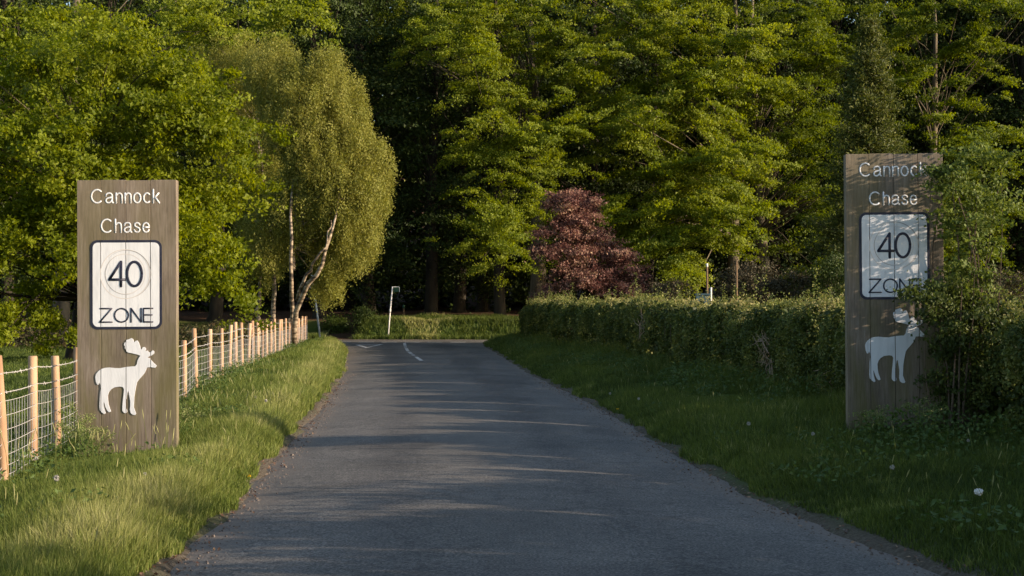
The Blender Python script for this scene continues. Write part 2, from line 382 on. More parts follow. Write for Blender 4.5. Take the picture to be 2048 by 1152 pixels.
# ------------------------------------------------------------------ crowns
def clump_crown(lobes, n_clump, leaves, size, flat=(.8, .8, .22), droop=0.2, upk=0.8, aspect=.62, shell=.45, strand=0, noise=.25, tint_lo=0, tint_hi=1, bough=0, bsize=(1.2, .9, .25), bdroop=.3, tilt=.08):
    """lobes: (cx,cy,cz,rx,ry,rz) -> leaf geometry, clump centres; with bough>0 the clumps gather on that many boughs"""
    lobes = np.array(lobes, float)
    wgt = (lobes[:, 3] * lobes[:, 4] * lobes[:, 5]) ** (2 / 3); wgt /= wgt.sum()
    nb = bough or n_clump
    li = rng.choice(len(lobes), nb, p=wgt)
    D = unit(rng.normal(size=(nb, 3)))
    rr = (1 - shell) + shell * rng.random(nb) ** .6
    rr *= 1 + noise * (rng.random(nb) - .5)
    Cc = lobes[li, :3] + D * lobes[li, 3:] * rr[:, None]
    if bough:
        kb = np.concatenate([np.arange(nb), rng.integers(0, nb, n_clump - nb)])
        sb = rng.uniform(.6, 1.3, nb); tb = rng.uniform(0, 1, nb)
        o = unit(D * np.array([1, 1, .15 + tilt]) + rng.normal(size=(nb, 3)) * [.4, .4, tilt]); sd_ = unit(np.cross(o, [0, 0, 1.0])); ub = np.cross(sd_, o)
        q = rng.uniform(-1, 1, (n_clump, 3)) * np.array(bsize) * sb[kb][:, None]
        q[:, 1] *= (1 - .5 * np.clip(q[:, 0] / bsize[0], -1, 1))
        q[:, 2] -= bdroop * q[:, 0] * np.abs(q[:, 0]) / bsize[0]
        Cc = Cc[kb] + o[kb] * q[:, :1] + sd_[kb] * q[:, 1:2] + ub[kb] * q[:, 2:3]
        D = unit(o[kb] + rng.normal(size=(n_clump, 3)) * .3); tbk = tb[kb]
    out = unit(D * np.array([1, 1, .25]))
    side = unit(np.cross(out, [0, 0, 1.0])); upv = np.cross(side, out)
    sc_ = rng.uniform(.6, 1.35, n_clump)
    ct = rng.uniform(.2, .8, n_clump)
    if bough: ct = .5 * ct + .5 * tbk
    k = np.repeat(np.arange(n_clump), leaves)
    n = len(k)
    q = rng.normal(size=(n, 3)) * .5
    f = np.array(flat)
    lo, ls, lu = q[:, 0] * f[0] * sc_[k], q[:, 1] * f[1] * sc_[k], q[:, 2] * f[2] * sc_[k]
    lu = lu - droop * (lo / f[0]) * np.abs(lo) - droop * .3 * ls * ls
    P = Cc[k] + out[k] * lo[:, None] + side[k] * ls[:, None] + upv[k] * lu[:, None]
    if strand: P[:, 2] -= rng.random(n) ** 1.5 * strand
    cn = unit(rng.normal(size=(n_clump, 3)) * .8 + np.array([0, 0, upk]) + D * .6)
    N = rng.normal(size=(n, 3)) * .62 + cn[k] * 1.1
    L = size * rng.uniform(.5, 1.45, n)
    t = np.clip(ct[k] * .6 + rng.random(n) * .45 - .05, 0, 1) * (tint_hi - tint_lo) + tint_lo
    al = None
    if strand: al = rng.normal(size=(n, 3)) * .6 + np.array([0, 0, -1])
    return leaf_geo(P, N, L, L * aspect, t, al), Cc, out

def limb_mesh(base, top, r0, clumps, n_limb, mb=None, r_limb=.35, start=.25, wig=.06, k=8, twist=0):
    mb = mb or MB()
    base = np.array(base, float); top = np.array(top, float); H = np.linalg.norm(top - base)
    ts = np.linspace(0, 1, 9)
    wob = np.cumsum(rng.normal(size=(9, 3)) * wig * H / 12, 0) * np.array([1, 1, .2]); wob[0] = 0
    P = base + (top - base) * ts[:, None] + wob
    rad = r0 * (1 - .8 * ts); rad[0] *= 1.45
    Pd = np.vstack([P[0] - [0, 0, .4], P[0], P[0] * .93 + P[1] * .07, P[1:]]); rd = np.concatenate([[rad[0] * 1.2, rad[0]], [r0 * 1.08], rad[1:]])
    mb.tube(Pd, rd, k)
    if len(clumps):
        idx = rng.choice(len(clumps), min(n_limb, len(clumps)), replace=False)
        for i in idx:
            c = clumps[i]
            hrel = np.clip((c[2] - base[2]) / max(H, .1) * .75 - .05, start, .95)
            s = np.array([np.interp(hrel, ts, P[:, a]) for a in range(3)]); rs = np.interp(hrel, ts, rad)
            t = np.linspace(0, 1, 7)[:, None]
            mid = (s + c) / 2 + rng.normal(size=3) * .12 * np.linalg.norm(c - s) + [0, 0, .12 * np.linalg.norm(c - s)]
            B = (1 - t) ** 2 * s + 2 * t * (1 - t) * mid + t * t * c
            r1 = rs * r_limb * rng.uniform(.25, .8)
            mb.tube(B, r1 * (1 - .85 * t[:, 0]) + .006, 5, False)
    return mb

def local(lobes, base):
    """photo-plane lobe descriptions (px,py,dist,half width px,half height px,half depth m) -> local metres"""
    r = []
    for px, py, d, hx, hy, hd in lobes:
        r.append((at(px, d) - base[0], d - base[1], zt(py, d) - base[2], hx * d / F, hd, hy * d / F))
    return r

def make_tree(name, label, base, lobes, nclump, leaves, size, leafmat, barkmat, top, r0, nlimb, group=None, cat='tree', core=0, **kw):
    root = empty(name, base, label, cat, group)
    (v, f, t), cc, _ = clump_crown(lobes, nclump, leaves, size, **kw)
    arr_mesh('crown', v, f, leafmat, root, {'tint': t})
    limb_mesh((0, 0, 0), top, r0, cc, nlimb).build('trunk', barkmat, root, True)
    return root

# --- big oak-like tree on the left, nearest
bx, by = at(152, 38.5), 38.5; b = (bx, by, gz(bx, by))
lob = local([(70, 330, 37, 230, 210, 2.8), (300, 260, 37, 190, 180, 2.6), (430, 250, 37, 110, 95, 1.8), (420, 470, 36.5, 100, 130, 1.6), (415, 600, 36.5, 85, 65, 1.2),
             (90, 520, 36.5, 190, 120, 2.2), (280, 430, 37, 150, 150, 2.4), (-120, 330, 37, 180, 230, 2.6), (200, 140, 38, 170, 90, 2.0), (40, 640, 36.5, 110, 40, 1.4)], b)
make_tree('oak_tree', 'broad bright green tree with low spreading crown behind the left sign', b, lob, 1700, 84, .098, M['oak'], M['bark_dark'],
          (.9, .3, 6.4), .28, 90, flat=(.32, .28, .17), droop=.15, upk=.4, aspect=.68, bough=170, bsize=(.9, .7, .42), bdroop=.25, shell=.45, noise=.4)

# --- birches
bx, by = at(586, 48), 48.0; b = (bx, by, gz(bx, by))
root = empty('birch_tree', b, 'tall olive birch with forked white stems and drooping rounded crown', 'tree')
lob = local([(545, 140, 48.5, 62, 75, 1.2), (590, 230, 48, 70, 90, 1.4), (655, 165, 48, 52, 80, 1.2), (698, 240, 48, 46, 100, 1.2), (640, 300, 47.6, 70, 90, 1.4), (738, 360, 48, 55, 95, 1.2), (690, 390, 48, 70, 90, 1.5), (710, 470, 48.3, 55, 60, 1.1),
             (600, 400, 48, 70, 80, 1.3), (620, 200, 47.8, 80, 100, 1.5), (700, 340, 47.8, 80, 120, 1.6), (660, 500, 48.6, 45, 55, 1.0), (548, 450, 48.4, 52, 90, 1.2), (655, 560, 48.8, 32, 40, .7)], b)
(v, f, t), cc, _ = clump_crown(lob, 2900, 88, .066, (.17, .17, .19), .1, .3, .5, .45, strand=.5, noise=.3, tint_lo=.15)
arr_mesh('crown', v, f, M['birch'], root, {'tint': t})
mb = MB()
def stem(pts, r0, r1, k=8):
    P = np.array([(at(px, d) - b[0], d - b[1], zt(py, d) - b[2]) for px, py, d in pts])
    n = 14; tt = np.linspace(0, 1, len(P)); ti = np.linspace(0, 1, n)
    Q = np.stack([np.interp(ti, tt, P[:, a]) for a in range(3)], 1); Q[1:-1] += rng.normal(size=(n - 2, 3)) * .03
    mb.tube(Q, np.linspace(r0, r1, n), k)
stem([(586, 712, 48), (584, 630, 48), (583, 560, 47), (583, 440, 46.6), (588, 330, 48), (600, 180, 48)], .085, .02)
stem([(588, 690, 48), (592, 612, 47.4), (625, 560, 46.6), (648, 520, 46.2), (662, 450, 46.0), (672, 430, 46.8), (690, 300, 48)], .10, .015)
stem([(594, 600, 47.3), (604, 560, 46.8), (632, 525, 46.3), (655, 480, 46), (662, 440, 46.6)], .06, .015)
limb_mesh((0, 0, 3), (0.4, 0, 9.4), .05, cc, 70, mb, .5, .05)
mb.build('trunk', M['birch_bark'], root, True)

bx, by = at(545, 50), 50.0; b = (bx, by, gz(bx, by))
root = empty('birch_tree', b, 'shorter birch half hidden behind the oak, with leaning pale stem', 'tree')
lob = local([(470, 140, 51, 95, 75, 1.8), (500, 280, 51, 70, 120, 1.6), (520, 450, 50, 50, 110, 1.4)], b)
(v, f, t), cc, _ = clump_crown(lob, 950, 88, .068, (.16, .16, .20), .1, .25, .46, .45, strand=.75, noise=.26)
arr_mesh('crown', v, f, M['birch'], root, {'tint': t})
mb = MB()
stem([(541, 705, 50), (546, 640, 50), (549, 580, 50), (545, 470, 50), (525, 330, 51), (490, 150, 51)], .10, .03)
stem([(521, 705, 50), (514, 650, 50), (519, 600, 50), (524, 530, 50), (520, 440, 50)], .09, .03)
limb_mesh((0, 0, 3), (-.6, .5, 8), .05, cc, 40, mb, .5, .05)
mb.build('trunk', M['birch_bark'], root, True)

# --- the beeches of the wood edge
def beech(label, px, d, lobes, nclump, leaves=105, size=.115, topz=17, r0=.32, nlimb=45, mat='beech', bark='bark', **kw):
    bx = at(px, d); b = (bx, d, gz(bx, d)); nclump = int(nclump * 1.55); kk = dict(flat=(.46, .38, .13), droop=.35, upk=.5, aspect=.66, shell=.5, noise=.6, bsize=(1.45, 1.0, .24), bdroop=.42, tilt=.30, bough=max(12, nclump // 7)); kk.update(kw)
    lb = local(lobes, b)
    return make_tree('beech_tree', label, b, lb, nclump, leaves, size, M[mat], M[bark], (rng.uniform(-.4, .4), 0, topz), r0, nlimb, **kk)
hero = beech('large sunlit beech with lime green sprays hanging over the hedge, centre right', 1466, 73,
    [(1330, 150, 70, 190, 150, 3.2), (1430, 330, 69, 110, 110, 3.0), (1300, 330, 70, 130, 120, 2.6), (1380, 440, 68.5, 130, 75, 2.6), (1250, 450, 70, 110, 60, 2.2), (1350, 500, 68, 70, 50, 1.6),
     (1200, 60, 71, 120, 100, 2.5), (1400, 10, 72, 130, 80, 2.5), (1230, 230, 71, 110, 90, 2.2), (1460, 200, 70, 90, 110, 2.4)], 1080, leaves=135, size=.112, tint_lo=.12, bough=170)
beech('sunlit beech with layered sprays standing left of the copper tree', 1000, 70,
    [(1020, 230, 67, 110, 60, 2.2), (930, 90, 68, 80, 60, 1.8), (1000, 470, 66, 75, 60, 2.0), (1040, 400, 67, 70, 70, 2.0), (1090, 300, 68, 80, 60, 2), (990, 320, 68, 100, 40, 1.8), (1130, 470, 69, 60, 60, 1.6), (1000, 20, 69, 70, 50, 1.6), (980, 180, 68, 60, 60, 1.6)], 430, leaves=150, size=.10, tint_lo=.1, bark='bark_dark', r0=.28, nlimb=30)
beech('tall beech whose top is lit in small tufts against the dark wood', 1075, 74,
    [(1060, 60, 71, 110, 80, 2.4), (1120, 180, 71, 90, 90, 2.4), (845, 40, 72, 38, 60, 1.6), (790, 10, 76, 50, 50, 1.6), (960, 20, 72, 70, 60, 2)], 170, r0=.42)
beech('dark green beech with low boughs just left of the right sign', 1530, 76,
    [(1600, 180, 73, 100, 150, 2.6), (1640, 480, 71, 80, 110, 2.4), (1560, 330, 75, 60, 80, 2), (1590, 60, 73, 110, 80, 2.4), (1690, 330, 72, 60, 90, 2)], 380, size=.105, tint_hi=.6)
beech('beech filling the upper right corner above the right sign', 1880, 77,
    [(1880, 110, 74, 130, 110, 2.6), (1990, 50, 74, 110, 100, 2.5), (1850, 280, 74, 110, 100, 2.5), (1990, 330, 74, 110, 120, 2.5), (1760, 30, 76, 100, 80, 2.4), (1930, 470, 73, 140, 110, 2.4), (1780, 470, 75, 90, 100, 2)], 500, leaves=120, size=.11, tint_hi=.68, bough=85)
beech('pale green beech rising behind the oak in the upper left corner', 120, 52,
    [(60, 120, 50, 190, 120, 3), (280, 60, 51, 160, 80, 2.6), (420, 40, 53, 120, 70, 2.2), (-100, 250, 50, 160, 200, 3), (560, 20, 56, 70, 45, 1.8), (170, 220, 51, 220, 100, 3)], 460, tint_lo=.1)

# --- scots pine or spruce at right
def make_conifer(base, H, Rb, label, name='pine_tree'):
    root = empty(name, base, label, 'tree')
    P = []; Nn = []; mbt = MB(); mbt.tube([(0, 0, -.3), (0, 0, H * .5), (0, 0, H)], [.2, .13, .02], 8)
    for z in np.arange(H * .12, H, .32):
        fr = (1 - z / H); rad = Rb * (fr ** .75) * rng.uniform(.7, 1.15) + .15
        for a in np.linspace(0, 2 * np.pi, 7, endpoint=False) + rng.random() * 6:
            a += rng.normal() * .25; ln = rad * rng.uniform(.65, 1.1)
            d = np.array([math.cos(a), math.sin(a), 0]); t = np.linspace(0, 1, 6)[:, None]
            B = np.array([0, 0, z]) + d * ln * t + np.array([0, 0, 1]) * (.35 * t ** 2 * ln - .15 * t * ln)
            mbt.tube(B, .03 * (1 - t[:, 0]) + .006, 4, False)
            m_ = int(190 * ln) + 30
            tt = rng.random(m_) ** .7
            q = np.array([np.interp(tt, t[:, 0], B[:, i]) for i in range(3)]).T
            P.append(q + rng.normal(size=(m_, 3)) * np.array([.13, .13, .09]) * (1 + .6 * ln / Rb))
            Nn.append(np.tile(d, (m_, 1)))
    P = np.vstack(P); Nn = np.vstack(Nn); n = len(P)
    v, f, t = leaf_geo(P, rng.normal(size=(n, 3)), rng.uniform(.10, .2, n), rng.uniform(.04, .06, n), rng.random(n), Nn + rng.normal(size=(n, 3)) * .7 + [0, 0, .5])
    arr_mesh('crown', v, f, M['conifer'], root, {'tint': t}); mbt.build('trunk', M['bark'], root, True)
    return root
bx = at(1740, 54)
make_conifer((bx, 54, gz(bx, 54)), zt(50, 54), 2.7, 'grey green conifer rising just above the right sign')

# --- forest behind, shared meshes
def generic(name, label, base, H, Rc, nclump, leaves, size, mat, bark, low=.18, group=None, r0=.33):
    lobes = []
    for z in np.linspace(low, .97, 7):
        rr = Rc * (1 - abs(z - .45) * .95) * rng.uniform(.8, 1.1)
        lobes.append((rng.normal() * .7, rng.normal() * .7, z * H, rr, rr, H * .10))
    return make_tree(name, label, base, lobes, nclump, leaves, size, M[mat], M[bark], (0, 0, H * .93), r0, 45, group, flat=(1.3, 1.0, .3), droop=.2, upk=.9, aspect=.65, shell=.5, noise=.5)
def place(px, d): x = at(px, d); return (x, d, gz(x, d))
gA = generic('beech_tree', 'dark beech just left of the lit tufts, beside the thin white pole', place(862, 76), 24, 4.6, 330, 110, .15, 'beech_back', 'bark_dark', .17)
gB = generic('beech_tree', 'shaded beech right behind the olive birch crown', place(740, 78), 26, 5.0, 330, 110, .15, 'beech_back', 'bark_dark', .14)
mids = [(gB, 918, 80, 2.1, 1.0, 'shaded beech whose trunk stands second from the white pole'),
        (gA, 640, 72, 4.0, .95, 'shaded beech over the start of the woodland track'),
        (gA, 1175, 80, 1.0, 1.1, 'shaded beech directly behind the copper coloured tree'),
        (gB, 1290, 82, 3.0, 1.05, 'shaded beech behind the middle of the large sunlit beech'),
        (gA, 1560, 83, 5.0, 1.1, 'shaded beech in the dark gap left of the conifer'),
        (gB, 1690, 84, .4, 1.05, 'shaded beech behind the conifer'),
        (gA, 1860, 84, 2.6, 1.0, 'shaded beech behind the upper right beech'),
        (gB, 2040, 83, 1.6, 1.0, 'shaded beech at the right edge of the picture'),
        (gA, 430, 70, .8, .95, 'shaded beech behind the two birches'),
        (gB, 230, 66, 5.4, .9, 'shaded beech far behind the left sign'),
        (gA, 20, 62, 3.6, .9, 'shaded beech behind the oak at the left edge')]
for src, px, d, rz, s, lab in mids:
    copy_tree(src, place(px, d), rz, (s, s, s * rng.uniform(.95, 1.1)), lab)
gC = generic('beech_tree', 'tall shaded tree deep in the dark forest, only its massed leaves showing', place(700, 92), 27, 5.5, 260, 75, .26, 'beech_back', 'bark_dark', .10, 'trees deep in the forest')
k = 0
for d, step, ph in ((88, 5.2, 0), (96, 6.0, 2.5), (106, 7, 1), (120, 8, 3)):
    xs = np.arange(-46 - d * .15, 75, step) + ph
    for x in xs:
        if abs(x - at(700, 92)) < 3 and d < 95: continue
        xx = x + rng.normal() * .8; yy = d + rng.normal() * 1.5; s = rng.uniform(.9, 1.15) * (1.3 if d > 90 else 1.05)
        copy_tree(gC, (xx, yy, gz(xx, yy)), rng.random() * 6.28, (s, s, s), gC['label'], 'trees deep in the forest'); k += 1
# wood continuing to the right of the frame (it shades the wood's interior) and on the left
for x, y, s in ((32, 80, 1), (40, 78, .95), (38, 88, 1.05), (47, 78, 1), (54, 82, 1), (62, 76, 1.1), (-32, 70, 1), (-38, 60, 1), (-28, 58, .9)):
    copy_tree(gA, (x, y, gz(x, y)), rng.random() * 6.28, s, 'beech of the wood edge beyond the side of the picture', 'wood edge out of view')

# --- copper tree
bx, by = at(1185, 56), 56.0; b = (bx, by, gz(bx, by))
lob = local([(1155, 430, 56, 55, 55, 1.1), (1130, 500, 56, 55, 60, 1.2), (1200, 520, 56, 80, 60, 1.4), (1250, 555, 56, 50, 50, 1.2), (1170, 580, 56, 90, 45, 1.4), (1145, 412, 56, 36, 26, .7), (1265, 570, 56, 45, 35, 1.0)], b)
r_ = make_tree('copper_tree', 'small purple leaved tree behind the far end of the hedge', b, lob, 900, 62, .085, M['purple'], M['bark_dark'], (-.3, 0, 4.4), .12, 45,
          flat=(.28, .25, .12), droop=.2, upk=.6, aspect=.68, bough=95, bsize=(.5, .42, .18), noise=.3)

# ------------------------------------------------------------------ hedge
HP = np.array([(6.6, -8), (6.0, 2), (5.75, 8), (5.45, 12), (5.15, 15), (4.62, 18.6), (3.4, 30), (2.05, 43), (.75, 56.2)])
hy = HP[:, 1]
seg = np.linalg.norm(np.diff(HP, axis=0), axis=1); cum = np.concatenate([[0], np.cumsum(seg)])
def hedge_at(s): return np.interp(s, cum, HP[:, 0]), np.interp(s, cum, HP[:, 1])
sunh = unit(np.array([SUN.x, SUN.y]))
def hedge_top(x, y):
    t = np.interp(y, [-8, 6, 9.5, 11.5, 14, 19, 57], [2.0, 1.9, 1.65, 1.46, 1.42, 1.47, 1.62])
    t = t + (vnoise(y * 1.1, 3) - .5) * .22 + (vnoise(y * 5.1, 8) - .5) * .26 + .05
    # notches cut along the sun's line let streaks of light over the lane
    yp = y - (x - 5.2) * sunh[1] / sunh[0]          # position where that sun line meets the hedge line
    for y0, wd, dp in ((12.1, .10, .5), (13.3, .07, .35), (14.6, .13, .55), (16.0, .12, .35), (17.7, .10, .95), (19.6, .12, .35), (21.3, .10, .8), (24.4, .14, .3), (27, .1, .7), (31, .2, .5), (36, .2, .5), (9.3, .07, .75), (10.6, .09, .8), (7.4, .08, .7)):
        t = t - dp * np.exp(-((yp - y0) / wd) ** 2)
    return t
HG = {}
def build_hedge():
    root = empty('hawthorn_hedge', (5.0, 15, 0), 'long clipped hawthorn hedge along the right verge with sunlit top', 'hedge')
    V = []; Fq = []; T = []; n0 = 0; off = np.array([5.0, 15, 0])
    def put(P, N, L, W, t):
        nonlocal n0
        v, f, tt = leaf_geo(P - off, N, L, W, t); V.append(v); Fq.append(f + n0); T.append(tt); n0 += len(v)
    def sample(n, s0, s1, th, inner, szl, lo=.0):
        s = s0 + (s1 - s0) * rng.random(n); x, y = hedge_at(s)
        hw = th * (1 + .25 * (vnoise(y * .9, 5) - .5) + .55 * (vnoise(y * 3.3, 12) - .5))
        if inner: u = rng.uniform(-.85, .85, n); zf = rng.random(n) * .93
        else:
            side = rng.random(n) < .62
            u = np.where(side, np.where(rng.random(n) < .8, -1, 1) * (1 - .3 * rng.random(n) ** 1.5), rng.uniform(-1, 1, n))
            zf = np.where(side, rng.random(n) ** .85, 1 - .2 * rng.random(n) ** 1.5)
        xx = x + u * hw; g = ground_z(xx, y); top = hedge_top(xx, y)
        zz = g + (top - g) * zf
        # rounded shoulders
        keep = (zz < top - .26 * np.abs(u) ** 2.5) & (zz > g + lo)
        if not inner: keep &= ~((zf < .45) & (vnoise(y * 2.2, zf * 3) > .60))
        P = np.stack([xx, y, zz], 1)[keep]; m_ = len(P); uu = u[keep]; zz_ = zf[keep]
        P += rng.normal(size=P.shape) * .025
        N = rng.normal(size=(m_, 3)) + np.stack([uu * .6, 0 * uu, .6 * zz_], 1)
        L = szl * rng.uniform(.6, 1.3, m_)
        cl = vnoise(P[:, 1] * 2.5, P[:, 2] * 4)
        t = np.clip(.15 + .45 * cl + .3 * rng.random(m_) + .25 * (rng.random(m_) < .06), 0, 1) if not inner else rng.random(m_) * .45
        if not inner: t = np.clip(t + .38 * sst(zz_, .84, .97), 0, 1)  # top leaves coloured paler: sunlight on the hedge top painted into the tint
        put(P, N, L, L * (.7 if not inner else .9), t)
    sy = lambda y: float(np.interp(y, HP[:, 1], cum))
    sample(26000, sy(10.5), sy(24), .45, False, .040)
    sample(60000, sy(13.5), sy(24), .45, False, .040)
    sample(60000, sy(24), sy(40), .45, False, .055)
    sample(36000, sy(40), sy(56.2), .45, False, .075)
    sample(9000, sy(-8), sy(10.5), .5, False, .11)
    sample(42000, sy(9), sy(24), .45, True, .085, .04)
    sample(36000, sy(24), sy(56.2), .45, True, .12, .04)
    sample(9000, sy(-8), sy(9), .55, True, .2)
    # shoots sticking out of the top
    ns = 520; s = rng.uniform(sy(8), sy(56), ns); x, y = hedge_at(s); x = x + rng.uniform(-.4, .4, ns)
    h = rng.exponential(.10, ns) + .03; top = hedge_top(x, y)
    for i in range(ns):
        m_ = int(10 + h[i] * 90); z = top[i] - .08 + rng.random(m_) * (h[i] + .08)
        P = np.stack([np.full(m_, x[i]), np.full(m_, y[i]), z], 1) + rng.normal(size=(m_, 3)) * [.025, .025, 0]
        put(P, rng.normal(size=(m_, 3)), .035 * rng.uniform(.7, 1.3, m_), .026, np.clip(.45 + .5 * rng.random(m_), 0, 1))
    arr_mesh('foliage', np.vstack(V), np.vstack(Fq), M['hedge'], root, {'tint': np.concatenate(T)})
    mb = MB()
    for i in range(520):
        s = rng.uniform(sy(5), sy(56)); x, y = hedge_at(s); u = rng.uniform(-.95, .8) * .42
        g = gz(x + u, y); tp = float(hedge_top(x + u, y)) - .1
        p0 = np.array([x + u * .5, y, g]); p1 = np.array([x + u, y + rng.normal() * .25, g + (tp - g) * rng.uniform(.5, .9)])
        mid = (p0 + p1) / 2 + rng.normal(size=3) * .08
        t = np.linspace(0, 1, 5)[:, None]; B = (1 - t) ** 2 * p0 + 2 * t * (1 - t) * mid + t * t * p1
        mb.tube(B - off, rng.uniform(.006, .016) * (1 - .7 * t[:, 0]), 4, False)
    mb.build('branches', M['twig'], root)
    for yc, zc, nn in ((31.5, 1.05, 46), (22.3, .85, 40), (22.0, .55, 20), (19.4, .35, 16)):  # pale dead twigs; the middle clusters paint sunlit patches on the hedge face
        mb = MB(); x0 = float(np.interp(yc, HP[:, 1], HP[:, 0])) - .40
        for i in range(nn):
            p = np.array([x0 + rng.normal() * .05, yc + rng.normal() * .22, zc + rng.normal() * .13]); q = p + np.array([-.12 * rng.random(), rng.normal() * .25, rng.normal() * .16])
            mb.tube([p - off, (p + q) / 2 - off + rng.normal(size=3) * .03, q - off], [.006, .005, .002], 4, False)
        mb.build('dead_and_sunlit_twigs', M['twig_sunlit_dead'], root)
build_hedge()

# ------------------------------------------------------------------ shrubs beside the right sign
def make_shrub(name, label, base, lobes, nclump, leaves, size, mat, nst, sr=.012, cat='shrub', group=None, bark='twig', **kw):
    root = empty(name, base, label, cat, group)
    kk = dict(flat=(.16, .14, .08), droop=.2, upk=.5, aspect=.65, shell=.6, noise=.4); kk.update(kw)
    (v, f, t), cc, _ = clump_crown(lobes, nclump, leaves, size, **kk)
    arr_mesh('foliage', v, f, M[mat], root, {'tint': t})
    mb = MB()
    for i in rng.choice(len(cc), min(nst, len(cc)), replace=False):
        c = cc[i]; s = np.array([c[0] * .25 + rng.normal() * .05, c[1] * .25, -.1]); mid = (s + c) / 2 + rng.normal(size=3) * .1 * abs(c[2]) + [-(c[0]) * .2, 0, .1]
        t = np.linspace(0, 1, 7)[:, None]; B = (1 - t) ** 2 * s + 2 * t * (1 - t) * mid + t * t * c
        mb.tube(B, sr * rng.uniform(.5, 1.2) * (1 - .8 * t[:, 0]) + .002, 5, False)
    mb.build('stems', M[bark], root)
    return root
b = (at(1915, 14.9), 14.9, gz(at(1915, 14.9), 14.9))
make_shrub('hawthorn_shrub', 'dark thorny shrub pressing against the right edge of the right sign', b,
    local([(1915, 640, 14.9, 70, 90, .35), (1880, 590, 14.7, 50, 35, .18), (1925, 760, 15.0, 55, 90, .35), (1985, 680, 15.1, 60, 80, .35), (1842, 585, 14.6, 45, 18, .08), (1990, 780, 15, 70, 80, .3)], b),
    220, 75, .040, 'hedge', 22, tint_hi=.8)
b = (at(1945, 15.0), 15.0, gz(at(1945, 15.0), 15.0))
make_shrub('sapling', 'slender pale green sapling rising out of the hedge beside the right sign', b,
    local([(1925, 360, 15.0, 55, 60, .30), (1940, 470, 15.0, 60, 70, .3), (1930, 560, 15, 50, 60, .3), (1900, 350, 14.9, 50, 25, .2), (1990, 400, 15.2, 50, 70, .3), (1960, 310, 15.1, 60, 25, .25), (1900, 440, 14.95, 35, 30, .15)], b),
    120, 58, .042, 'young', 16, .012, 'tree', flat=(.17, .13, .06))
# boughs further right (off the frame edge) that dapple the right sign
b = (6.7, 14.45, gz(6.7, 14.45))
make_shrub('hawthorn_shrub', 'tall loose hawthorn bush out of view to the right of the right sign', b,
    [(0, 0, 1.5, .5, .5, .5), (.1, .1, 2.4, .45, .5, .35), (0, 0, 3.2, .4, .5, .3)], 24, 30, .055, 'hedge', 25)
# taller growth nearer the camera on the right, out of view: its shadow falls over the lane
for i, (x, y, h) in enumerate(((6.3, 7.6, 2.3), (6.6, 4.6, 2.7), (6.6, 9.6, 2.0))):
    b = (x, y, gz(x, y))
    make_shrub('hawthorn_shrub', ['tall hawthorn bush out of view nearest the lane bend', 'broad hawthorn bush out of view beside the camera', 'low hawthorn bush out of view before the right sign'][i], b,
        [(0, 0, h * .5, .6, 1.3, h * .5), (0, .6, h * .6, .5, .7, h * .33)], 150, 45, .09, 'hedge', 20, flat=(.3, .3, .12))

# ------------------------------------------------------------------ shrubs behind the hedge
def bush(name, label, px, py, d, hx, hy_, mat, n=90, leaves=90, size=.07, cat='shrub', group=None, **kw):
    b = (at(px, d), d, gz(at(px, d), d)); zc = zt(py, d) - b[2]; h = hy_ * d / F
    lobes = [(0, 0, zc, hx * d / F, .8, h), (0, 0, max(zc - h, .5) * .6, hx * d / F * .9, .7, max(zc - h, .4) * .6)]
    return make_shrub(name, label, b, lobes, n, leaves, size, mat, 25, .03, cat, group, flat=(.35, .3, .22), **kw)
bush('gorse_bush', 'low gorse bush with yellow flowers right of the copper tree', 1345, 585, 52, 42, 25, 'gorse', 90)
bush('gorse_bush', 'tallest brownish bush behind the hedge between the two thin stakes', 1500, 560, 52, 55, 40, 'gorse', 130, tint_hi=.93)
bush('gorse_bush', 'broad gorse bush with orange blossom behind the hedge left of the right sign', 1590, 580, 50, 80, 38, 'gorse', 150)
bush('heather_bush', 'pinkish brown low bush against the hedge below the second stake', 1460, 592, 50, 30, 22, 'bracken', 70)
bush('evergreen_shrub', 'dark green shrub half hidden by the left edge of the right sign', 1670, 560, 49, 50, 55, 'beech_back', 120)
bush('evergreen_shrub', 'small bright green sprout above the hedge end beside the copper tree', 1117, 602, 55, 25, 8, 'young', 40)
bush('gorse_bush', 'brown bush behind the hedge right of the right sign', 1990, 590, 42, 90, 50, 'bracken', 160)
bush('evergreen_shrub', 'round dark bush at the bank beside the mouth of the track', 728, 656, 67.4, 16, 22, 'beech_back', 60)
bush('evergreen_shrub', 'low green bush at the left side of the track mouth', 668, 650, 69, 22, 14, 'young', 60, tint_hi=.6)

# stakes, cabinet
M['stake'] = noise_mat('stake_wood', [(.35, (.07, .045, .028)), (.6, (.17, .11, .06))], 6, (1, 1, .3), .85, .3)
M['white'] = noise_mat('pale_paint', [(.3, (.55, .53, .5)), (.7, (.72, .70, .67))], 8, rough=.55, bump=.05)
M['blue'] = noise_mat('blue_grey_box', [(.3, (.03, .06, .08)), (.7, (.05, .10, .13))], 5, rough=.6, bump=.05)
for px, pt, lab, cap in ((1414, 527, 'thin stake with a white tip behind the hedge, nearer the copper tree', True), (1473, 523, 'thin weathered stake behind the hedge among the brown bushes', False)):
    d = 48.5; x = at(px, d); g = gz(x, d); r_ = empty('stake', (x, d, g), lab, 'stake')
    mb = MB(); h = zt(pt, d) - g; mb.tube([(0, 0, -.2), (.01, 0, h * .5), (0, 0, h - (.12 if cap else 0))], [.04, .036, .034], 8); mb.build('post', M['stake'], r_, True)
    if cap:
        mb = MB(); mb.tube([(0, 0, h - .12), (0, 0, h)], [.04, .038], 8); mb.build('cap', M['white'], r_, True)
d = 48; x = at(1405, d); g = gz(x, d); r_ = empty('utility_box', (x, d, g), 'small blue grey box with a pale pipe behind the hedge', 'box')
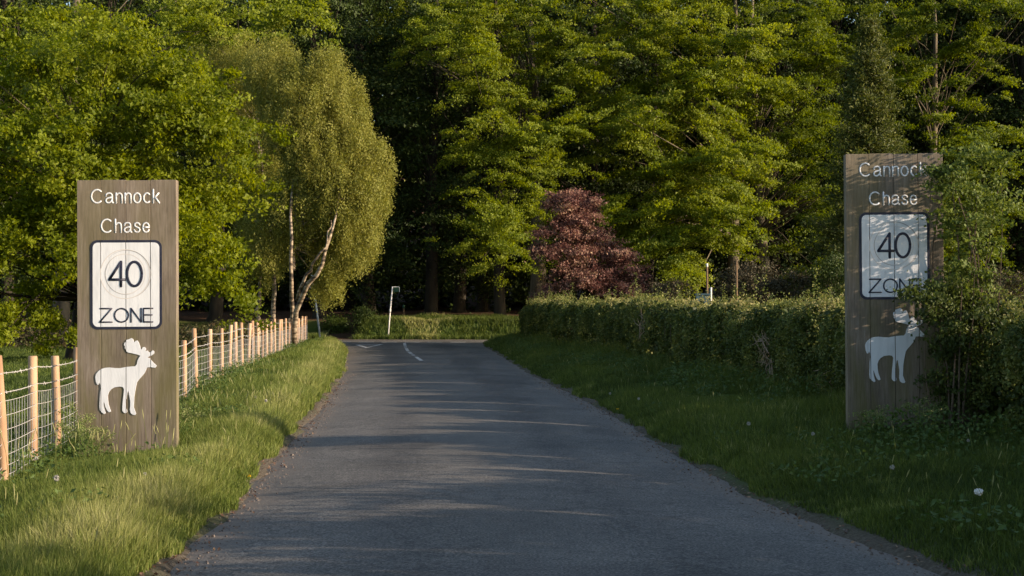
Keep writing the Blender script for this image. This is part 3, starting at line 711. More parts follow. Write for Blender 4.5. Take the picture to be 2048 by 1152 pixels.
mb = MB(); mb.box((-.22, -.15, 0), (.2, .15, 1.75)); mb.box((-.25, -.18, 1.75), (.23, .18, 1.80)); mb.build('cabinet', M['blue'], r_)
mb = MB(); mb.tube([(.26, -.1, 0), (.26, -.1, 1.95), (.27, -.1, 2.0)], .035, 8); mb.build('pipe', M['white'], r_, True)

# ------------------------------------------------------------------ sign posts by the junction
M['galv'] = noise_mat('galvanised', [(.3, (.30, .33, .36)), (.7, (.42, .45, .48))], 10, rough=.5, bump=.05, metal=.2)
M['darkgreen'] = noise_mat('green_enamel', [(.3, (.02, .06, .035)), (.7, (.03, .08, .05))], 8, rough=.4, bump=.03)
d = 66.2; x = at(775, d); g = gz(x, d); r_ = empty('signpost', (x, d, g), 'thin white leaning pole with small green flag at the far roadside', 'signpost')
tx, tz = at(785, d) - x, zt(573, d) - g
mb = MB(); mb.tube([(0, 0, -.3), (tx * .5, 0, tz * .5), (tx, 0, tz)], .032, 10); mb.build('pole', M['white'], r_, True)
mb = MB(); mb.tube([(tx * .5, 0, tz * .50), (tx * .56, 0, tz * .57)], .044, 10); mb.build('band', M['white'], r_, True)
mb = MB(); mb.box((tx + .045, -.012, tz - .24), (tx + .30, .012, tz - .03)); mb.build('flag', M['darkgreen'], r_)
mb = MB(); mb.box((tx + .042, -.02, tz - .03), (tx + .31, .02, tz)); mb.box((tx + .30, -.02, tz - .25), (tx + .32, .02, tz - .03)); mb.build('frame', M['white'], r_)
d = 60; x = at(643, d); g = gz(x, d); r_ = empty('road_sign', (x, d, g), 'thin grey pole leaning left beside the fence end, its plate lost in birch leaves', 'road sign')
tx, tz = at(623, d) - x, zt(548, d) - g
mb = MB(); mb.tube([(0, 0, -.3), (tx * .5, 0, tz * .5), (tx, 0, tz)], .04, 10); mb.build('pole', M['galv'], r_, True)
mb = MB(); mb.tube([(tx * .9 - .01, -.05, tz - .42), (tx * .9 - .01, -.07, tz - .42)], .17, 16)
M['pinkplate'] = noise_mat('faded_red_plate', [(.4, (.45, .30, .28)), (.6, (.55, .45, .42))], 4, rough=.5, bump=.02)
mb.build('plate', M['pinkplate'], r_)
d = 71; x = at(808, d); g = gz(x, d); r_ = empty('marker_post', (x, d, g), 'short wooden marker post at the wood edge right of the white pole', 'post')
mb = MB(); h = zt(610, d) - g; mb.tube([(0, 0, -.2), (-.02, 0, h)], [.05, .045], 8); mb.build('post', M['stake'], r_, True)
mb = MB(); mb.tube([(-.02, 0, h - .16), (-.02, 0, h + .005)], .05, 8); mb.build('cap', M['darkgreen'], r_, True)

# ------------------------------------------------------------------ gateway signs
def sign_wood():
    m, n, l, out = new_mat('weathered_oak_planks')
    tc = n.new('ShaderNodeTexCoord')
    def nz(sc_, st, det=8, ro=.65, di=0):
        mp = n.new('ShaderNodeMapping'); mp.inputs['Scale'].default_value = st; l.new(tc.outputs['Object'], mp.inputs[0])
        x = n.new('ShaderNodeTexNoise'); x.inputs['Scale'].default_value = sc_; x.inputs['Detail'].default_value = det; x.inputs['Roughness'].default_value = ro; x.inputs['Distortion'].default_value = di
        l.new(mp.outputs[0], x.inputs['Vector']); return x
    grain = nz(9, (6, 6, .35), 9, .7, .6); st = nz(2.2, (1.6, 1, .55), 5, .6); algae = nz(1.1, (2.4, 1, .5), 5, .6, .5)
    a = ramp(n, [(.25, (.11, .09, .070)), (.5, (.205, .172, .138)), (.75, (.30, .262, .22))]); l.new(grain.outputs['Fac'], a.inputs[0])
    at1 = n.new('ShaderNodeAttribute'); at1.attribute_name = 'tint'
    pl = ramp(n, [(0, (.78, .76, .74)), (1, (1.15, 1.12, 1.1))]); l.new(at1.outputs['Fac'], pl.inputs[0])
    m1 = n.new('ShaderNodeMix'); m1.data_type = 'RGBA'; m1.blend_type = 'MULTIPLY'; m1.inputs[0].default_value = 1; l.new(a.outputs[0], m1.inputs[6]); l.new(pl.outputs[0], m1.inputs[7])
    s_ = ramp(n, [(.3, (.66, .65, .63)), (.62, (1.12, 1.12, 1.12))]); l.new(st.outputs['Fac'], s_.inputs[0])
    m2 = n.new('ShaderNodeMix'); m2.data_type = 'RGBA'; m2.blend_type = 'MULTIPLY'; m2.inputs[0].default_value = .8; l.new(m1.outputs[2], m2.inputs[6]); l.new(s_.outputs[0], m2.inputs[7])
    al = ramp(n, [(.42, (0, 0, 0)), (.62, (.85, .85, .85))]); l.new(algae.outputs['Fac'], al.inputs[0])
    # algae grows lower down
    sx = n.new('ShaderNodeSeparateXYZ'); l.new(tc.outputs['Object'], sx.inputs[0])
    mr = n.new('ShaderNodeMapRange'); mr.inputs[1].default_value = 2.9; mr.inputs[2].default_value = .3; mr.inputs[3].default_value = .3; mr.inputs[4].default_value = 1
    l.new(sx.outputs['Z'], mr.inputs[0])
    mm = n.new('ShaderNodeMath'); mm.operation = 'MULTIPLY'; l.new(al.outputs[0], mm.inputs[0]); l.new(mr.outputs[0], mm.inputs[1])
    m3 = n.new('ShaderNodeMix'); m3.data_type = 'RGBA'; m3.inputs[7].default_value = (.12, .11, .035, 1); l.new(mm.outputs[0], m3.inputs[0]); l.new(m2.outputs[2], m3.inputs[6])
    p = n.new('ShaderNodeBsdfPrincipled'); p.inputs['Roughness'].default_value = .85; p.inputs['Specular IOR Level'].default_value = .2
    l.new(m3.outputs[2], p.inputs['Base Color'])
    b = n.new('ShaderNodeBump'); b.inputs['Strength'].default_value = .35; b.inputs['Distance'].default_value = .004; l.new(grain.outputs['Fac'], b.inputs['Height']); l.new(b.outputs[0], p.inputs['Normal'])
    l.new(p.outputs[0], out.inputs[0]); return m
M['signwood'] = sign_wood()
M['signwhite'] = noise_mat('weathered_white_paint', [(.25, (.52, .53, .55)), (.45, (.66, .67, .70)), (.8, (.74, .75, .78))], 5, (3, 1, .6), .6, .12, bscale=30)
M['navy'] = noise_mat('navy_paint', [(.3, (.012, .014, .03)), (.7, (.03, .032, .055))], 8, rough=.5, bump=.05)
M['ring'] = noise_mat('faded_ring', [(.3, (.56, .52, .50)), (.7, (.64, .60, .58))], 6, rough=.7, bump=.1)
M['ringdark'] = noise_mat('groove_grey', [(.3, (.18, .18, .19)), (.7, (.34, .33, .33))], 6, rough=.7, bump=.1)

DEER = [(703,350),(690,366),(650,360),(622,362),(612,385),(600,410),(575,440),(550,468),(535,490),(528,520),(520,560),(512,610),(510,660),(508,700),(518,730),(528,755),(520,767),(500,765),(482,750),(475,720),(478,690),(478,650),(470,600),(464,565),(455,570),(448,610),(444,660),(443,700),(452,735),(445,752),(425,748),(412,730),(412,690),(416,640),(422,590),(426,545),(415,528),(390,524),(345,530),(315,548),(298,570),(288,600),(290,640),(296,680),(308,715),(315,735),(300,742),(285,730),(270,700),(258,660),(252,655),(254,690),(262,725),(270,750),(258,757),(240,745),(222,725),(218,690),(220,640),(222,590),(228,540),(226,505),(215,490),(208,508),(198,505),(188,480),(183,440),(190,415),(205,395),(230,375),(265,364),(300,361),(345,366),(390,368),(440,358),(490,353),(520,352),(535,335),(540,305),(552,280),(565,262),(540,252),(500,242),(460,234),(442,220),(440,206),(432,195),(436,185),(428,172),(430,152),(440,145),(443,128),(460,124),(475,118),(490,112),(505,122),(512,150),(525,135),(540,132),(552,150),(562,180),(568,208),(580,205),(585,190),(600,188),(612,200),(612,215),(605,225),(625,218),(638,235),(655,230),(670,218),(682,225),(682,242),(665,258),(640,268),(625,278),(645,285),(660,305),(675,322),(700,345)]
PXM = 197.0
SH = 2.95                       # board height
def sp(px, py): return ((px - 255.5) / PXM, SH - (py - 360) / PXM)
DEER_M = [sp(150 + x / 4.265, 650 + y / 4.265) for x, y in DEER]

def prism(name, polys, y0, y1, mat, parent):
    """polygons in the XZ plane, extruded from y0 (back) to y1 (front, towards -Y)"""
    import bmesh
    from mathutils.geometry import tessellate_polygon
    bm = bmesh.new()
    outline, spans = polys
    tris = tessellate_polygon([[Vector((x, z, 0)) for x, z in outline]])
    for a, b_ in spans:
        for t in tris:
            p = clipx([outline[k] for k in t], a, b_)
            if len(p) >= 3: bm.faces.new([bm.verts.new((x, y1, z)) for x, z in p])
        n = len(outline)
        for i in range(n):
            (xa, za), (xb, zb) = outline[i], outline[(i + 1) % n]
            if xa > xb: xa, za, xb, zb = xb, zb, xa, za
            lo, hi = max(xa, a), min(xb, b_)
            if lo > hi: continue
            f_ = lambda x: za if xb - xa < 1e-9 else za + (zb - za) * (x - xa) / (xb - xa)
            q = [(lo, f_(lo)), (hi, f_(hi))] if xb - xa > 1e-9 else [(xa, za), (xb, zb)]
            bm.faces.new([bm.verts.new(c) for c in ((q[0][0], y1, q[0][1]), (q[0][0], y0, q[0][1]), (q[1][0], y0, q[1][1]), (q[1][0], y1, q[1][1]))])
    bmesh.ops.remove_doubles(bm, verts=bm.verts, dist=1e-5)
    bmesh.ops.recalc_face_normals(bm, faces=bm.faces)
    me = bpy.data.meshes.new(name); bm.to_mesh(me); bm.free(); me.materials.append(mat)
    o = bpy.data.objects.new(name, me); C.objects.link(o); o.parent = parent; return o
def clipx(poly, x0, x1):
    for side, xv in ((1, x0), (-1, x1)):
        out = []; n = len(poly)
        for i in range(n):
            a, b_ = poly[i], poly[(i + 1) % n]; ia = (a[0] - xv) * side >= 0; ib = (b_[0] - xv) * side >= 0
            if ia: out.append(a)
            if ia != ib:
                t = (xv - a[0]) / (b_[0] - a[0]); out.append((xv, a[1] + t * (b_[1] - a[1])))
        poly = out
        if len(poly) < 3: return []
    return poly
def rrect(x0, z0, x1, z1, r, n=8):
    P = []
    for cx, cz, a0 in ((x1 - r, z1 - r, 0), (x0 + r, z1 - r, 90), (x0 + r, z0 + r, 180), (x1 - r, z0 + r, 270)):
        for i in range(n + 1): a = R(a0 + 90 * i / n); P.append((cx + r * math.cos(a), cz + r * math.sin(a)))
    return P
def ring_band(mb, cx, cz, r0, r1, y, n=64):
    a = np.linspace(0, 2 * np.pi, n, endpoint=False)
    i = np.arange(n); j = (i + 1) % n
    v = np.vstack([np.stack([cx + r * np.cos(a), np.full(n, y), cz + r * np.sin(a)], 1) for r in (r0, r1)] + [np.stack([cx + r * np.cos(a), np.full(n, y + .003), cz + r * np.sin(a)], 1) for r in (r0, r1)])
    f = np.vstack([np.stack([i, j, n + j, n + i], 1), np.stack([i, 2 * n + i, 2 * n + j, j], 1), np.stack([n + i, n + j, 3 * n + j, 3 * n + i], 1)])
    mb.add(v, f)
def _arc(cx, cz, rx, rz, a0, a1, n=22): return [(cx + rx * math.cos(R(a0 + (a1 - a0) * i / n)), cz + rz * math.sin(R(a0 + (a1 - a0) * i / n))) for i in range(n + 1)]
_bow = [(.04, .48), (.08, .60), (.15, .69), (.25, .73), (.35, .71), (.42, .63), (.44, .5), (.44, 0)]
GL = {'C': (.80, [_arc(.40, .5, .40, .5, 48, 312)]),
 'a': (.56, [[(.05, .53), (.08, .65), (.17, .72), (.28, .735), (.40, .71), (.47, .62), (.48, .5), (.48, .12), (.51, .03), (.56, .01)], [(.48, .43), (.38, .405), (.2, .37), (.08, .30), (.04, .19), (.08, .06), (.18, 0), (.30, .02), (.41, .10), (.48, .22)]]),
 'n': (.46, [[(.04, 0), (.04, .73)], _bow]), 'h': (.46, [[(.04, 0), (.04, 1)], _bow]),
 'o': (.52, [_arc(.26, .365, .24, .365, 0, 360, 28)]), 'c': (.50, [_arc(.27, .365, .24, .365, 48, 312)]),
 'k': (.46, [[(.04, 0), (.04, 1)], [(.42, .73), (.05, .27)], [(.17, .41), (.46, 0)]]),
 's': (.44, [[(.42, .57), (.36, .68), (.23, .73), (.1, .69), (.05, .57), (.1, .45), (.23, .385), (.36, .32), (.42, .2), (.37, .06), (.23, 0), (.09, .04), (.03, .17)]]),
 'e': (.49, [[(.04, .38), (.47, .38)], [(.47, .38), (.46, .52), (.39, .67), (.26, .73), (.12, .67), (.05, .52), (.03, .34), (.07, .14), (.16, .03), (.27, 0), (.39, .05), (.46, .18)]]),
 '4': (.62, [[(.46, 0), (.46, 1)], [(.46, 1), (.0, .27)], [(0, .27), (.62, .27)]]), '0': (.62, [_arc(.31, .5, .29, .5, 0, 360, 32)]),
 'Z': (.85, [[(.04, 1), (.83, 1)], [(.83, 1), (0, 0)], [(0, 0), (.85, 0)]]), 'O': (.98, [_arc(.49, .5, .48, .5, 0, 360, 32)]),
 'N': (.70, [[(0, 0), (0, 1)], [(0, 1), (.70, 0)], [(.70, 0), (.70, 1)]]), 'E': (.62, [[(0, 0), (0, 1)], [(0, 1), (.62, 1)], [(0, .52), (.58, .52)], [(0, 0), (.62, 0)]])}
def text_obj(name, s, h, wd, cx, z0, y, mat, parent, stroke=.12, gap=.17):
    """strokes cut with a round tool: each letter a set of flattened round-edged ribbons"""
    tot = sum(GL[c][0] for c in s) + gap * (len(s) - 1); kx = (wd - stroke * h) / tot; kz = h * (1 - stroke); x = cx - wd / 2 + stroke * h / 2
    mb = MB()
    for c in s:
        w_, st = GL[c]
        for pl in st:
            P = np.array([(x + a * kx, 0, z0 + stroke * h / 2 + b_ * kz) for a, b_ in pl])
            n0 = len(mb.v); mb.tube(P, stroke * h / 2, 12, True, ref=[0, 1.0, 0])
            for e in ((P[0], P[1]), (P[-1], P[-2])):
                dv = unit(e[0] - e[1]); r_ = stroke * h / 2
                mb.tube([e[0] - dv * .0005, e[0] + dv * r_ * .5, e[0] + dv * r_ * .85, e[0] + dv * r_], [r_, r_ * .87, r_ * .53, r_ * .1], 12, False, ref=[0, 1.0, 0])
            for v in mb.v[n0:]:
                v[:, 1] = y - .0025 + v[:, 1] / (stroke * h / 2) * .003
        x += (w_ + gap) * kx
    return mb.build(name, mat, parent, True)

TH = .12
edges = [-.5, (204 - 255.5) / PXM, (254 - 255.5) / PXM, (303 - 255.5) / PXM, .5]
def make_sign(loc, label):
    root = empty('gateway_sign', loc, label, 'sign', 'gateway signs at the lane')
    mb = MB(); g = .0022
    for i in range(4):
        x0 = edges[i] + (g if i else 0); x1 = edges[i + 1] - (g if i < 3 else 0)
        tt = [.45, .2, .6, .35][i]; tz = SH + [0, .003, -.002, .002][i]
        c = .002
        prof = [(x0 + c, 0), (x1 - c, 0), (x1, c), (x1, TH - c), (x1 - c, TH), (x0 + c, TH), (x0, TH - c), (x0, c)]
        v = [(x, y, -.7) for x, y in prof] + [(x, y, tz - .004) for x, y in prof] + [((x - (x0 + x1) / 2) * .97 + (x0 + x1) / 2, (y - TH / 2) * .94 + TH / 2, tz) for x, y in prof]
        f = []
        for r in range(2):
            for k_ in range(8): f.append((r * 8 + k_, r * 8 + (k_ + 1) % 8, r * 8 + 8 + (k_ + 1) % 8, r * 8 + 8 + k_))
        f += [(16, 17, 18, 19), (16, 19, 20, 23), (20, 21, 22, 23)]
        mb.add(v, f, tt)
    mb.box((-.49, .03, -.7), (.49, TH - .02, SH - .02), .1)
    mb.build('board', M['signwood'], root)
    sl = [(edges[i] + .0032 * (i > 0), edges[i + 1] - .0032 * (i < 3)) for i in range(4)]
    x0, z1 = sp(183, 480); x1, z0 = sp(325.5, 658.5)
    outer = rrect(x0, z0, x1, z1, .075); inner = rrect(x0 + .026, z0 + .026, x1 - .026, z1 - .026, .052)
    prism('panel_border', (outer, sl), .002, -.004, M['navy'], root)
    pan = prism('panel', (inner, sl), -.0035, -.007, M['signwhite'], root)
    prism('deer', (DEER_M, sl), .002, -.008, M['signwhite'], root)
    def word(s, pl, pr, pt, pb, mat, y, stroke=.12, gap=.17, nm='lettering', par=root):
        xl, zt_ = sp(pl, pt); xr, zb = sp(pr, pb); text_obj(nm, s, zt_ - zb, xr - xl, (xl + xr) / 2, zb, y, mat, par, stroke, gap)
    word('Cannock', 184, 322, 377.5, 407, M['signwhite'], .001, .108, .17)
    word('Chase', 203.5, 302, 437, 466, M['signwhite'], .001, .108, .17)
    word('40', 218.5, 289.5, 521, 575, M['navy'], -.0068, .10, .06, 'number', pan)
    word('ZONE', 200.5, 308.5, 615.5, 645.5, M['navy'], -.0068, .10, .17, 'lettering', pan)
    cx, cz = sp(253.5, 548.5)
    mb = MB(); ring_band(mb, cx - .005, cz + .002, .245, .253, -.0078); ring_band(mb, cx - .005, cz + .002, .20, .206, -.0078); mb.build('ring', M['ring'], pan)
    mb = MB(); n_ = 64
    a = np.linspace(-1.9, 1.9, n_); r0 = .243; wv = .006 * np.cos(a / 1.9 * 1.5)
    for sgn, off in ((1, .012),):
        cxx = cx + off
        v = np.vstack([np.stack([cxx + (.245) * np.cos(a + .5), np.full(n_, -.0084), cz + .245 * np.sin(a + .5)], 1), np.stack([cxx + (.245 - wv) * np.cos(a + .5), np.full(n_, -.0084), cz + (.245 - wv) * np.sin(a + .5)], 1)])
        i = np.arange(n_ - 1); mb.add(v, np.stack([i, i + 1, n_ + i + 1, n_ + i], 1))
    a2 = np.linspace(2.0, 5.2, n_); wv = .005 * np.sin((a2 - 2.0) / 3.2 * np.pi) + .0005
    v = np.vstack([np.stack([cx + .207 * np.cos(a2), np.full(n_, -.0084), cz + .207 * np.sin(a2)], 1), np.stack([cx + (.207 - wv) * np.cos(a2), np.full(n_, -.0084), cz + (.207 - wv) * np.sin(a2)], 1)])
    i = np.arange(n_ - 1); mb.add(v, np.stack([i, i + 1, n_ + i + 1, n_ + i], 1))
    mb.build('groove', M['ringdark'], pan)
    return root
ls = make_sign((at(255.5, 15.0) , 15.0, zt(360, 15) - SH), 'fully sunlit wooden plank gateway sign beside the wire fence, left of the lane')
ls.rotation_euler = (0, R(-.3), R(1.5))
def deep_copy(o, parent=None):
    c = o.copy(); C.objects.link(c); c.parent = parent
    for ch in list(o.children): deep_copy(ch, c)
    return c
rs = deep_copy(ls)
rs.location = (at(1792.5, 15.35), 15.35, zt(307, 15.35) - SH); rs.rotation_euler = (0, R(-.35), R(-2.0)); rs.scale = (1.0, 1, 1.0)
rs['label'] = 'leaf shadowed wooden plank gateway sign half covered by a shrub, right of the lane'

# ------------------------------------------------------------------ fence
M['post'] = noise_mat('peeled_pine', [(.3, (.24, .135, .075)), (.5, (.42, .262, .155)), (.75, (.54, .37, .25))], 5, (1, 1, .25), .75, .25)
M['wire'] = noise_mat('galvanised_wire', [(.3, (.44, .42, .39)), (.7, (.60, .57, .54))], 20, rough=.5, bump=0, metal=.1)
FP = np.array([(-3.05, 6.7), (-3.42, 8.5), (-3.78, 10.3), (-4.14, 12.1), (-4.50, 13.9), (-4.82, 15.7), (-5.14, 17.5), (-5.2, 19.5), (-5.22, 21.6), (-5.23, 23.6), (-5.42, 25.4), (-5.5, 26.9), (-5.58, 28.4)])
ex = [FP[-1]]
ln = np.array([(-5.58, 28.4), (-6.55, 39.5), (-7.55, 52), (-8.22, 59.2)])
sg = np.concatenate([[0], np.cumsum(np.linalg.norm(np.diff(ln, axis=0), axis=1))])
for s in np.arange(1.38, sg[-1], 1.38): ex.append((np.interp(s, sg, ln[:, 0]), np.interp(s, sg, ln[:, 1])))
FP = np.vstack([FP, ex[1:]])
def build_fence():
    root = empty('wire_fence', (-4.14, 12.1, 0), 'pine post and wire stock fence running along the left verge', 'fence')
    off = np.array([-4.14, 12.1, 0]); tops = []
    zs = np.array([gz(x, y) for x, y in FP]); H = 1.04
    for i, (x, y) in enumerate(FP):
        mb = MB(); lx, ly = rng.normal() * .024, rng.normal() * .02; h = H + rng.normal() * .022; r = rng.uniform(.037, .046)
        if 3 <= i <= 5: lx -= .03
        x0, y0, z0 = x, y, zs[i]
        mb.tube(np.array([(x0, y0, z0 - .3), (x0 + lx * .5, y0 + ly * .5, z0 + h * .5), (x0 + lx, y0 + ly, z0 + h - .012), (x0 + lx, y0 + ly, z0 + h)]) - off, [r * 1.03, r, r * .97, r * .85], 12, True)
        mb.build('post', M['post'], root, True)
        tops.append((x0 + lx + r, y0 + ly, z0))
    T = np.array(tops) - off
    def wire(h, r, sag=.01, k=4):
        P = []
        for i in range(len(T) - 1):
            for t in np.linspace(0, 1, 6, endpoint=False):
                p = T[i] * (1 - t) + T[i + 1] * t; p = p + [0, 0, h - sag * 4 * t * (1 - t)]; P.append(p)
        P.append(T[-1] + [0, 0, h]); return np.array(P)
    for h in (.93, .77):
        mb = MB(); P = wire(h, .003); mb.tube(P, .0036, 4, False)
        for i in range(0, len(P) - 1):
            if P[i][1] > 22: break
            for t in (0, .33, .66):
                p = P[i] * (1 - t) + P[i + 1] * t; q = rng.normal(size=3) * .010
                mb.tube([p - q, p + q], .0022, 3, False)
        mb.build('barbed_wire', M['wire'], root)
    mb = MB(); hs = [.70, .58, .46, .35, .25, .16, .08]
    for h in hs: mb.tube(wire(h, .002, .012), .0027, 4, False)
    for i in range(len(T) - 1):
        L = np.linalg.norm(T[i + 1] - T[i]); m_ = int(round(L / .15))
        for j in range(m_):
            t = j / m_; p = T[i] * (1 - t) + T[i + 1] * t; sg_ = .012 * 4 * t * (1 - t); j1 = rng.normal() * .006
            mb.tube([p + [0, 0, .03 - sg_], p + [j1, j1, .35 - sg_], p + [0, 0, .70 - sg_]], .0026, 3, False)
    mb.build('wire_netting', M['wire'], root)
build_fence()

# ------------------------------------------------------------------ grass
def fence_x(y): return np.interp(y, FP[:, 1], FP[:, 0])
def hedge_x(y): return np.interp(y, HP[:, 1], HP[:, 0])
def blades(name, X, Y, Hh, Wd, tint, lean=.35, per=8, spread=.05, label='grass'):
    n = len(X); k = np.repeat(np.arange(n), per); m_ = len(k)
    a = rng.random(m_) * 6.28; rr = np.abs(rng.normal(size=m_)) * spread
    x = X[k] + np.cos(a) * rr; y = Y[k] + np.sin(a) * rr; z = ground_z(x, y) - .01
    ok = road_s(x, y) > .02 + .18 * vnoise(x * 1.7, y * 1.5)
    a2 = a + rng.normal(size=m_) * .8; ln = np.abs(rng.normal(size=m_)) * lean + .08
    h = Hh[k] * rng.uniform(.45, 1.2, m_); w_ = Wd[k]
    d = np.stack([np.cos(a2), np.sin(a2)], 1); f2 = rng.random(m_) * 6.28; sx = np.cos(f2) * w_ / 2; sy_ = np.sin(f2) * w_ / 2
    def P(fr, wf):
        off = ln * h * fr ** 2; zz = z + h * fr * (1 - .35 * np.minimum(ln, 1.2) * fr)
        cx, cy = x + d[:, 0] * off, y + d[:, 1] * off
        return np.stack([cx - sx * wf, cy - sy_ * wf, zz], 1), np.stack([cx + sx * wf, cy + sy_ * wf, zz], 1)
    a0, b0 = P(np.zeros(m_), 1); a1, b1 = P(np.full(m_, .55), .8); a_2, b_2 = P(np.ones(m_), .12)
    V = np.stack([a0, b0, a1, b1, a_2, b_2], 1)[ok].reshape(-1, 3); mm = int(ok.sum())
    i = np.arange(mm)[:, None] * 6
    Fq = np.concatenate([i + [0, 1, 3, 2], i + [2, 3, 5, 4]], 1).reshape(-1, 4)
    t = np.clip(tint[k] + rng.normal(size=m_) * .10, 0, 1)[ok]
    o = arr_mesh(name, V, Fq, M['grass'], None, {'tint': np.repeat(t, 6)})
    return tag(o, label, 'grass', None, 'stuff')
def region(n, y0, y1, fx0, fx1, pw=1.0):
    y = y0 + (y1 - y0) * rng.random(n) ** pw; a, b_ = fx0(y), fx1(y)
    return a + (b_ - a) * rng.random(n), y
def left_verge(n, y0, y1, wd, hh, lab):
    X, Y = region(n, y0, y1, lambda y: fence_x(y) - .5, lambda y: EL_(y) + .05)
    s = road_s(X, Y); keep = s > 0; X, Y, s = X[keep], Y[keep], s[keep]
    ed = np.exp(-((s - .55) / .38) ** 2)
    nz = vnoise(X * 1.3 + 3, Y * .9); nz2 = vnoise(X * 4, Y * 4)
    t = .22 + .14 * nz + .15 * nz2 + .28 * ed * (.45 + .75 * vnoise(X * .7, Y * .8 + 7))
    h = hh * (.6 + .5 * nz + .55 * ed * vnoise(X * 1.1 + 5, Y * .7)) * (.35 + .65 * sst(s, 0, .45))
    h = h * (.55 + .45 * sst(X - fence_x(Y), .0, .9))
    ins = (np.abs(X - ls.location.x) < .62) & (Y > 14.2) & (Y < 15.1); h = np.where(ins, h * .55, h)
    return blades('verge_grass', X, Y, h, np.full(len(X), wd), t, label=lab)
left_verge(19000, 6.5, 12, .0056, .19, 'pale and green verge grass in the near left corner')
left_verge(18000, 12, 20, .0072, .20, 'lush verge grass around the foot of the left sign')
left_verge(12000, 20, 36, .010, .26, 'verge grass between fence and lane beyond the left sign')
left_verge(7000, 36, 61, .018, .28, 'verge grass at the far end of the fence')
def right_verge(n, y0, y1, wd, hh, lab):
    X, Y = region(n, y0, y1, lambda y: ER_(y) - .05, lambda y: hedge_x(y) - .15)
    s = road_s(X, Y); keep = s > 0; X, Y, s = X[keep], Y[keep], s[keep]
    nz = vnoise(X * 1.1 + 13, Y * .8); nz2 = vnoise(X * 4, Y * 4 + 9); hd = sst(hedge_x(Y) - X, 1.4, .3)
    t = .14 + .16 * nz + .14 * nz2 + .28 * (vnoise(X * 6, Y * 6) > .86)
    h = hh * (.45 + .6 * nz + 1.35 * hd * nz2) * (.35 + .65 * sst(s, 0, .7))
    h = np.where((np.abs(X - rs.location.x) < .65) & (Y > 14.2) & (Y < 15.4), h * .5, h)
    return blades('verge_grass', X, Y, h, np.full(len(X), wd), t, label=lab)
right_verge(20000, 6.5, 14, .0062, .20, 'shaded verge grass in the near right corner')
right_verge(17000, 14, 24, .0088, .24, 'shaded verge grass around the foot of the right sign')
right_verge(11000, 24, 40, .011, .28, 'shaded verge grass along the middle of the hedge')
right_verge(6000, 40, 61, .018, .28, 'verge grass below the far end of the hedge')
# pasture behind the fence
X, Y = region(26000, 12, 50, lambda y: np.full_like(y, -1) * (y * .36 + 2), lambda y: fence_x(y) - .3, .8)
blades('pasture_grass', X, Y, .07 + .05 * vnoise(X, Y), np.full(len(X), .014), .16 + .16 * vnoise(X * .6, Y * .6), per=5, spread=.12, label='short green pasture beyond the wire fence')
# grassy bank across the junction
X, Y = region(7000, CY1 + .15, CY1 + 3.4, lambda y: np.full_like(y, -11.5), lambda y: np.full_like(y, 5.0))
kp = ~((X > -8.6) & (X < -7.0)); X, Y = X[kp], Y[kp]
blades('bank_grass', X, Y, .16 + .16 * vnoise(X * .8, Y), np.full(len(X), .022), .22 + .16 * vnoise(X * .5, Y * .9) + .4 * (vnoise(X * 1.1, Y * 1.1 + 40) > .68), per=7, spread=.12, label='rough grassy bank on the far side of the crossing road')

# bracken band beyond the pasture
n = 26000; X = rng.uniform(-27, -8.7, n); Y = rng.uniform(47, 56, n); g = ground_z(X, Y)
Z = g + rng.random(n) ** 1.3 * (.35 + .7 * vnoise(X * .7, Y * .7))
v, f, t = leaf_geo(np.stack([X, Y, Z], 1), rng.normal(size=(n, 3)) + [0, 0, .6], rng.uniform(.08, .2, n), .06, np.clip(vnoise(X * .5, Y * .6) * .9 + rng.random(n) * .2 - .1, 0, 1))
tag(arr_mesh('bracken', v, f, M['bracken'], None, {'tint': t}), 'brown and green bracken beyond the pasture', 'bracken', None, 'stuff')

# leafy ground cover in the verges (dock, nettle, bramble)
def cover(n, fx, y0, y1, hmax, sz, tint, lab, thr=.55, seed=0):
    Y = rng.uniform(y0, y1, n); X = fx(Y, rng.random(n)); m_ = vnoise(X * 1.4 + seed, Y * 1.1 + seed * 2)
    k = (m_ > thr) & (road_s(X, Y) > .35); X, Y, m_ = X[k], Y[k], m_[k]; n = len(X)
    Z = ground_z(X, Y) + rng.random(n) ** .8 * hmax * np.clip((m_ - thr) / (1 - thr) * 1.6, .3, 1)
    v, f, t = leaf_geo(np.stack([X, Y, Z], 1), rng.normal(size=(n, 3)) * .7 + [0, 0, 1], sz * rng.uniform(.5, 1.3, n), sz * .6, np.clip(tint + rng.random(n) * .5 - .1, 0, 1))
    tag(arr_mesh('ground_cover', v, f, M['weed'], None, {'tint': t}), lab, 'weeds', None, 'stuff')
cover(26000, lambda y, r: fence_x(y) + .9 * r ** 1.4 - .1, 12.5, 59, .28, .05, .12, 'brambles and weeds tangled along the foot of the wire fence', .42, 3)
cover(34000, lambda y, r: hedge_x(y) - .35 - 1.5 * r ** 1.3, 10, 57, .42, .05, .0, 'nettles and weeds along the foot of the hedge', .35, 8)
cover(26000, lambda y, r: EL_(y) - .3 - 2.0 * r, 8, 40, .20, .05, .1, 'broad dock and dandelion leaves in the left verge', .62, 21)
cover(24000, lambda y, r: ER_(y) + .3 + 3.0 * r, 8, 36, .16, .06, .0, 'low dandelion and dock leaves in the right verge', .6, 15)

